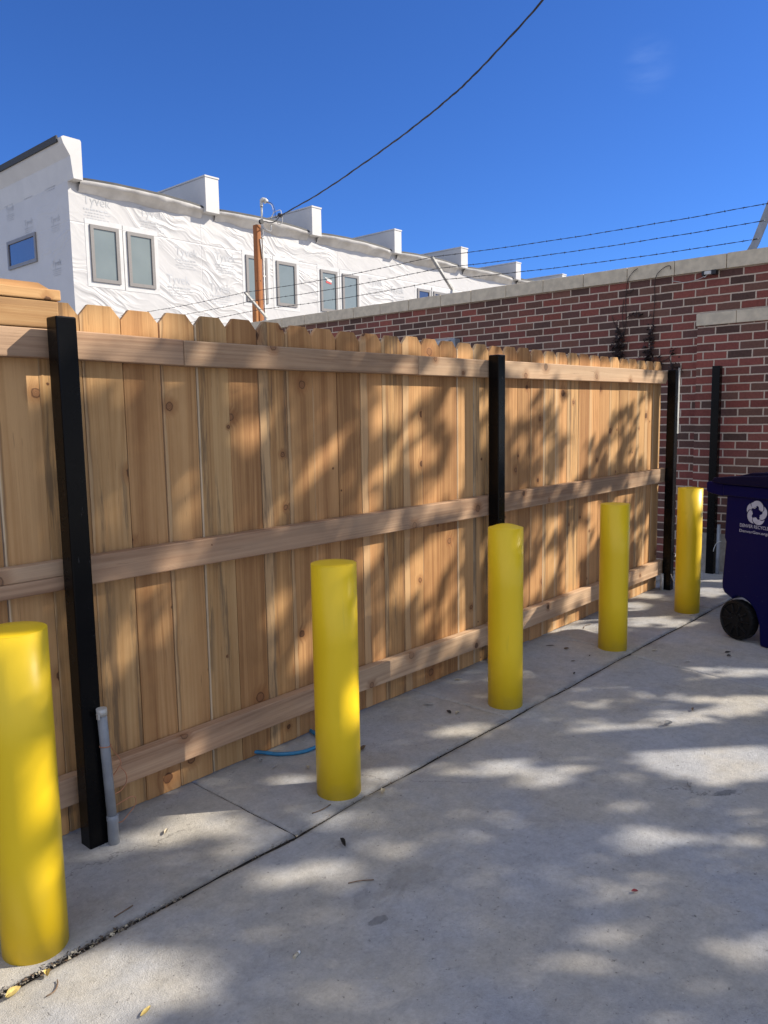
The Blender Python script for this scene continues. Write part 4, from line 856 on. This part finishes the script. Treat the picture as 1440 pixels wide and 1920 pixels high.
LF = [(1.611, -.724, .052, .016, .10, 1.6, 1.1, 'leafdark', 'dark curled leaf on the driveway just below the nearest joint'),
      (.827, -.877, .034, .012, .06, .4, .35, 'leafyellow', 'yellow leaf lying at the bottom left of the driveway'),
      (1.290, -.234, .032, .011, .10, .8, .75, 'leafpale', 'pale leaf in the sunlit patch beside the nearest black post'),
      (3.178, -1.12, .055, .022, .12, 1.2, -.4, 'leafgrey', 'whitish curled leaf in the sunlit middle of the driveway'),
      (2.685, -1.394, .030, .022, .14, 1.0, .4, 'leafgrey', 'small pale crumpled leaf left of the dark oil stain'),
      (2.707, -.188, .060, .014, .05, .6, -.75, 'leafgrey', 'slim grey leaf on the strip between second and third bollards'),
      (2.714, -.351, .036, .016, .06, .8, .2, 'leafpale', 'pale leaf lying close to a dark leaf, left of the middle bollard'),
      (2.690, -.318, .034, .016, .10, 1.2, 1.3, 'leafdark', 'dark leaf lying close to a pale leaf, left of the middle bollard'),
      (3.073, -.091, .042, .015, .06, .6, -.6, 'leafpale', 'pale leaf near the fence foot behind the middle bollard'),
      (2.161, -.288, .050, .018, .10, 1.1, .3, 'leafbrown', 'brown leaf just right of the second nearest bollard'),
      (3.879, -.149, .055, .012, .04, .6, -.7, 'leafdark', 'long dark leaf near the fence between third and fourth bollards'),
      (3.881, -.251, .035, .016, .10, .9, -.5, 'leafbrown', 'small brown leaf left of the fourth bollard foot'),
      (3.844, -.411, .020, .010, .10, .9, .6, 'leafdark', 'tiny dark leaf scrap beside the fourth bollard foot'),
      (3.705, -.389, .028, .010, .06, .5, -.6, 'leafbrown', 'thin brown leaf in front of the fourth bollard'),
      (3.527, -.491, .036, .010, .08, .8, .3, 'leafdark', 'dark leaf scrap beside the long joint past the middle bollard'),
      (4.373, -.972, .040, .018, .05, .8, -.5, 'leafdark', 'upper of two dark leaf scraps in front of the bin wheel'),
      (4.318, -.996, .030, .016, .05, .8, -.5, 'leafdark', 'lower of two dark leaf scraps in front of the bin wheel'),
      (4.16, -.645, .040, .016, .06, .5, -.5, 'leafpale', 'pale leaf by the long joint between the far two bollards'),
      (4.079, -.864, .040, .014, .06, .5, -.5, 'leafgrey', 'grey leaf on the driveway beyond the cross joint'),
      (3.414, -1.138, .038, .012, .10, 1.0, .2, 'leafbrown', 'brown leaf on the driveway above the whitish curled leaf'),
      (1.904, -.243, .030, .014, .08, .8, .9, 'leafpale', 'pale leaf on the strip left of the second bollard foot'),
      (1.828, -.138, .034, .010, .05, .6, .2, 'leafgrey', 'grey leaf scrap beneath the loop of blue hose'),
      (1.822, -.060, .022, .016, .16, 1.4, .4, 'leafgrey', 'pale crumpled scrap against the fence foot by the blue hose'),
      (1.940, -.592, .040, .020, .12, 1.2, .7, 'leafpale', 'pale leaf lodged in the long joint right of the second bollard'),
      (.653, -.597, .040, .022, .16, 1.2, .3, 'leafyellow', 'yellow leaf lodged in the long joint at the bottom left corner'),
      (.735, -.588, .026, .018, .12, 1.0, 1.2, 'leafyellow', 'small orange-yellow leaf in the long joint under the nearest bollard')]
for k, (x, y, L_, W_, cu_, ro, rz, mt, lab) in enumerate(LF): litter('fallen_leaf', leafmesh(L_, W_, cu_, ro, k), mt, x, y, rz, lab, 'leaf', GL, rx=random.uniform(-.25, .25))
litter('petal', leafmesh(.020, .013, .05, .6, 91), 'petal', 1.966, -1.519, -.8, 'small dark red petal on the shaded driveway', 'petal')
mb = MB(); mb.tube([(0, 0, .004), (.017, 0, .004)], .0040, 10, 0); mb.tube([(.0172, 0, .004), (.024, 0, .004)], .0041, 10, 1)
o = mb.build('cigarette_butt', [M['leafpale'], M['white']]); o.location = (1.165, -.998, 0); o.rotation_euler = (0, 0, .25); tag(o, 'stubbed cigarette butt on the driveway at lower left', 'cigarette butt')
TW = [(1.720, -.518, [(-.04, .01), (0, 0), (.045, .006)], 'thin dark twig beside the second bollard foot'), (.985, -.509, [(-.03, 0), (0, .002), (.03, .008)], 'short reddish twig on the strip right of the nearest bollard'), (1.505, -.901, [(-.03, .02), (0, 0), (.03, -.025)], 'thin twig lying in the driveway centre left of the stain'),
      (4.392, -.110, [(-.06, -.01), (0, .01), (.06, 0)], 'curved twig by the fence foot behind the fourth bollard'), (.720, -.646, [(-.02, -.012), (0, -.012), (.016, .006), (.022, .02)], 'bent straw on the sunlit corner at lower left')]
for x, y, p, lab in TW:
    mb = MB(); mb.tube(bez([(x+a, y+b, .003+.0015*(j % 2)) for j, (a, b) in enumerate(p)], 5), .0016, 5); tag(mb.build('twig', M['leafbrown']), lab, 'twig', 'twigs on the concrete')
# grit and crumbled leaf packed into the long joint
mb = MB(); rg = random.Random(5)
for _ in range(1500):
    x = rg.uniform(.3, 6.2) if rg.random() < .55 else rg.uniform(.5, 1.15)
    y = cr(x)+rg.gauss(0, .004+gap(x)*.28); z = -.012+rg.random()*.010; s_ = rg.uniform(.0012, .0042)*(1.6 if x < 1 else 1)
    i = len(mb.v); mi = rg.choice((0, 0, 1, 2, 3, 3))
    d = [Vector((rg.gauss(0, 1), rg.gauss(0, 1), rg.gauss(0, .6))).normalized()*s_*rg.uniform(.6, 1.5) for _ in range(4)]
    mb.v += [(x+q.x, y+q.y, z+q.z) for q in d]
    for q in ((0, 1, 2), (0, 2, 3), (0, 3, 1), (1, 3, 2)): mb.face([i+k for k in q], mi)
for _ in range(420):
    x = rg.uniform(.3, 6.0); y = rg.uniform(-2.6, -.02); s_ = rg.uniform(.0008, .0026)
    if x < 1.0 and y < -1.2: continue
    i = len(mb.v); mi = rg.choice((0, 1, 2, 3))
    d = [Vector((rg.gauss(0, 1), rg.gauss(0, 1), rg.gauss(0, .5))).normalized()*s_*rg.uniform(.6, 1.5) for _ in range(4)]
    mb.v += [(x+q.x, y+q.y, .001+abs(q.z)) for q in d]
    for q in ((0, 1, 2), (0, 2, 3), (0, 3, 1), (1, 3, 2)): mb.face([i+k for k in q], mi)
o = mb.build('grit', [M['grit'], M['leafbrown'], M['leafpale'], M['leafdark']])
tag(o, 'grit and crumbled leaf packed in the long joint and strewn over the concrete', 'grit', kind='stuff')

# ------------------------------------------------------------------ shade tree (behind the photographer's right shoulder)
e1 = Vector((0, 0, 1)).cross(S).normalized(); e2 = S.cross(e1)
rs = np.random.RandomState(11)
NL = 95000
U = rs.uniform(-2.5, 4.7, NL); V = rs.uniform(-3.7, 2.5, NL); Wd = rs.normal(9.3, .9, NL).clip(7.6, 12)
# rounded outline
rr_ = (((U-1.1)/3.9)**4+((V+.6)/3.4)**4); ok = rr_ < 1+.25*rs.rand(NL)
OD = 4.6
keep = np.ones(NL)
for (cu0, cv0, a, b, th, T) in MASK:
    du, dv_ = U-cu0, V-cv0; ca, sa = math.cos(th), math.sin(th)
    q = np.sqrt(((du*ca+dv_*sa)/a)**2+((-du*sa+dv_*ca)/b)**2)
    tgt = min(1.0, -math.log(min(max(T, .05), 1.0))/OD)
    tf = np.clip((q-1.0)/.18, 0, 1); keep = np.minimum(keep, tgt*(1-tf)+tf)
ok &= rs.rand(NL) < keep
U, V, Wd = U[ok], V[ok], Wd[ok]; NL = len(U)
E1, E2, E3 = np.array(e1), np.array(e2), np.array(S)
C = U[:, None]*E1+V[:, None]*E2+Wd[:, None]*E3
A = rs.normal(0, 1, (NL, 3)); A /= np.linalg.norm(A, axis=1)[:, None]
Bv = np.cross(A, rs.normal(0, 1, (NL, 3))); Bv /= np.linalg.norm(Bv, axis=1)[:, None]
ln = rs.uniform(.042, .062, NL)[:, None]; wd_ = ln*.58
P = np.stack([C-A*ln, C-A*ln*.25+Bv*wd_, C+A*ln*.45+Bv*wd_*.7, C+A*ln*1.05, C+A*ln*.45-Bv*wd_*.7, C-A*ln*.25-Bv*wd_], 1).reshape(-1, 3)
me = bpy.data.meshes.new('crown'); me.vertices.add(len(P)); me.vertices.foreach_set('co', P.astype('f').ravel())
me.loops.add(NL*6); me.loops.foreach_set('vertex_index', np.arange(NL*6, dtype='i')); me.polygons.add(NL)
me.polygons.foreach_set('loop_start', np.arange(0, NL*6, 6, dtype='i')); me.polygons.foreach_set('loop_total', np.full(NL, 6, 'i')); me.update(); me.validate()
me.materials.append(M['leaf'])
cc = e1*1.1+e2*-.6+S*9.3
tr = thing('tree', (cc.x+.3, cc.y-.4, 0), 'leafy shade tree behind the camera that throws dappled shade on fence and driveway', 'tree')
co = bpy.data.objects.new('crown', me); COL.objects.link(co); put(co, tr)
mb = MB(); tb = Vector((cc.x+.3, cc.y-.4, -.06))
mb.tube(bez([tb, tb+Vector((.05, .02, 1.4)), tb+Vector((-.05, .1, 2.9)), tb+Vector((-.2, .3, 4.4)), tb+Vector((-.3, .4, 6.6))], 6), [.24-.008*k for k in range(25)], 14)
mb.build('trunk', M['bark'], tr)
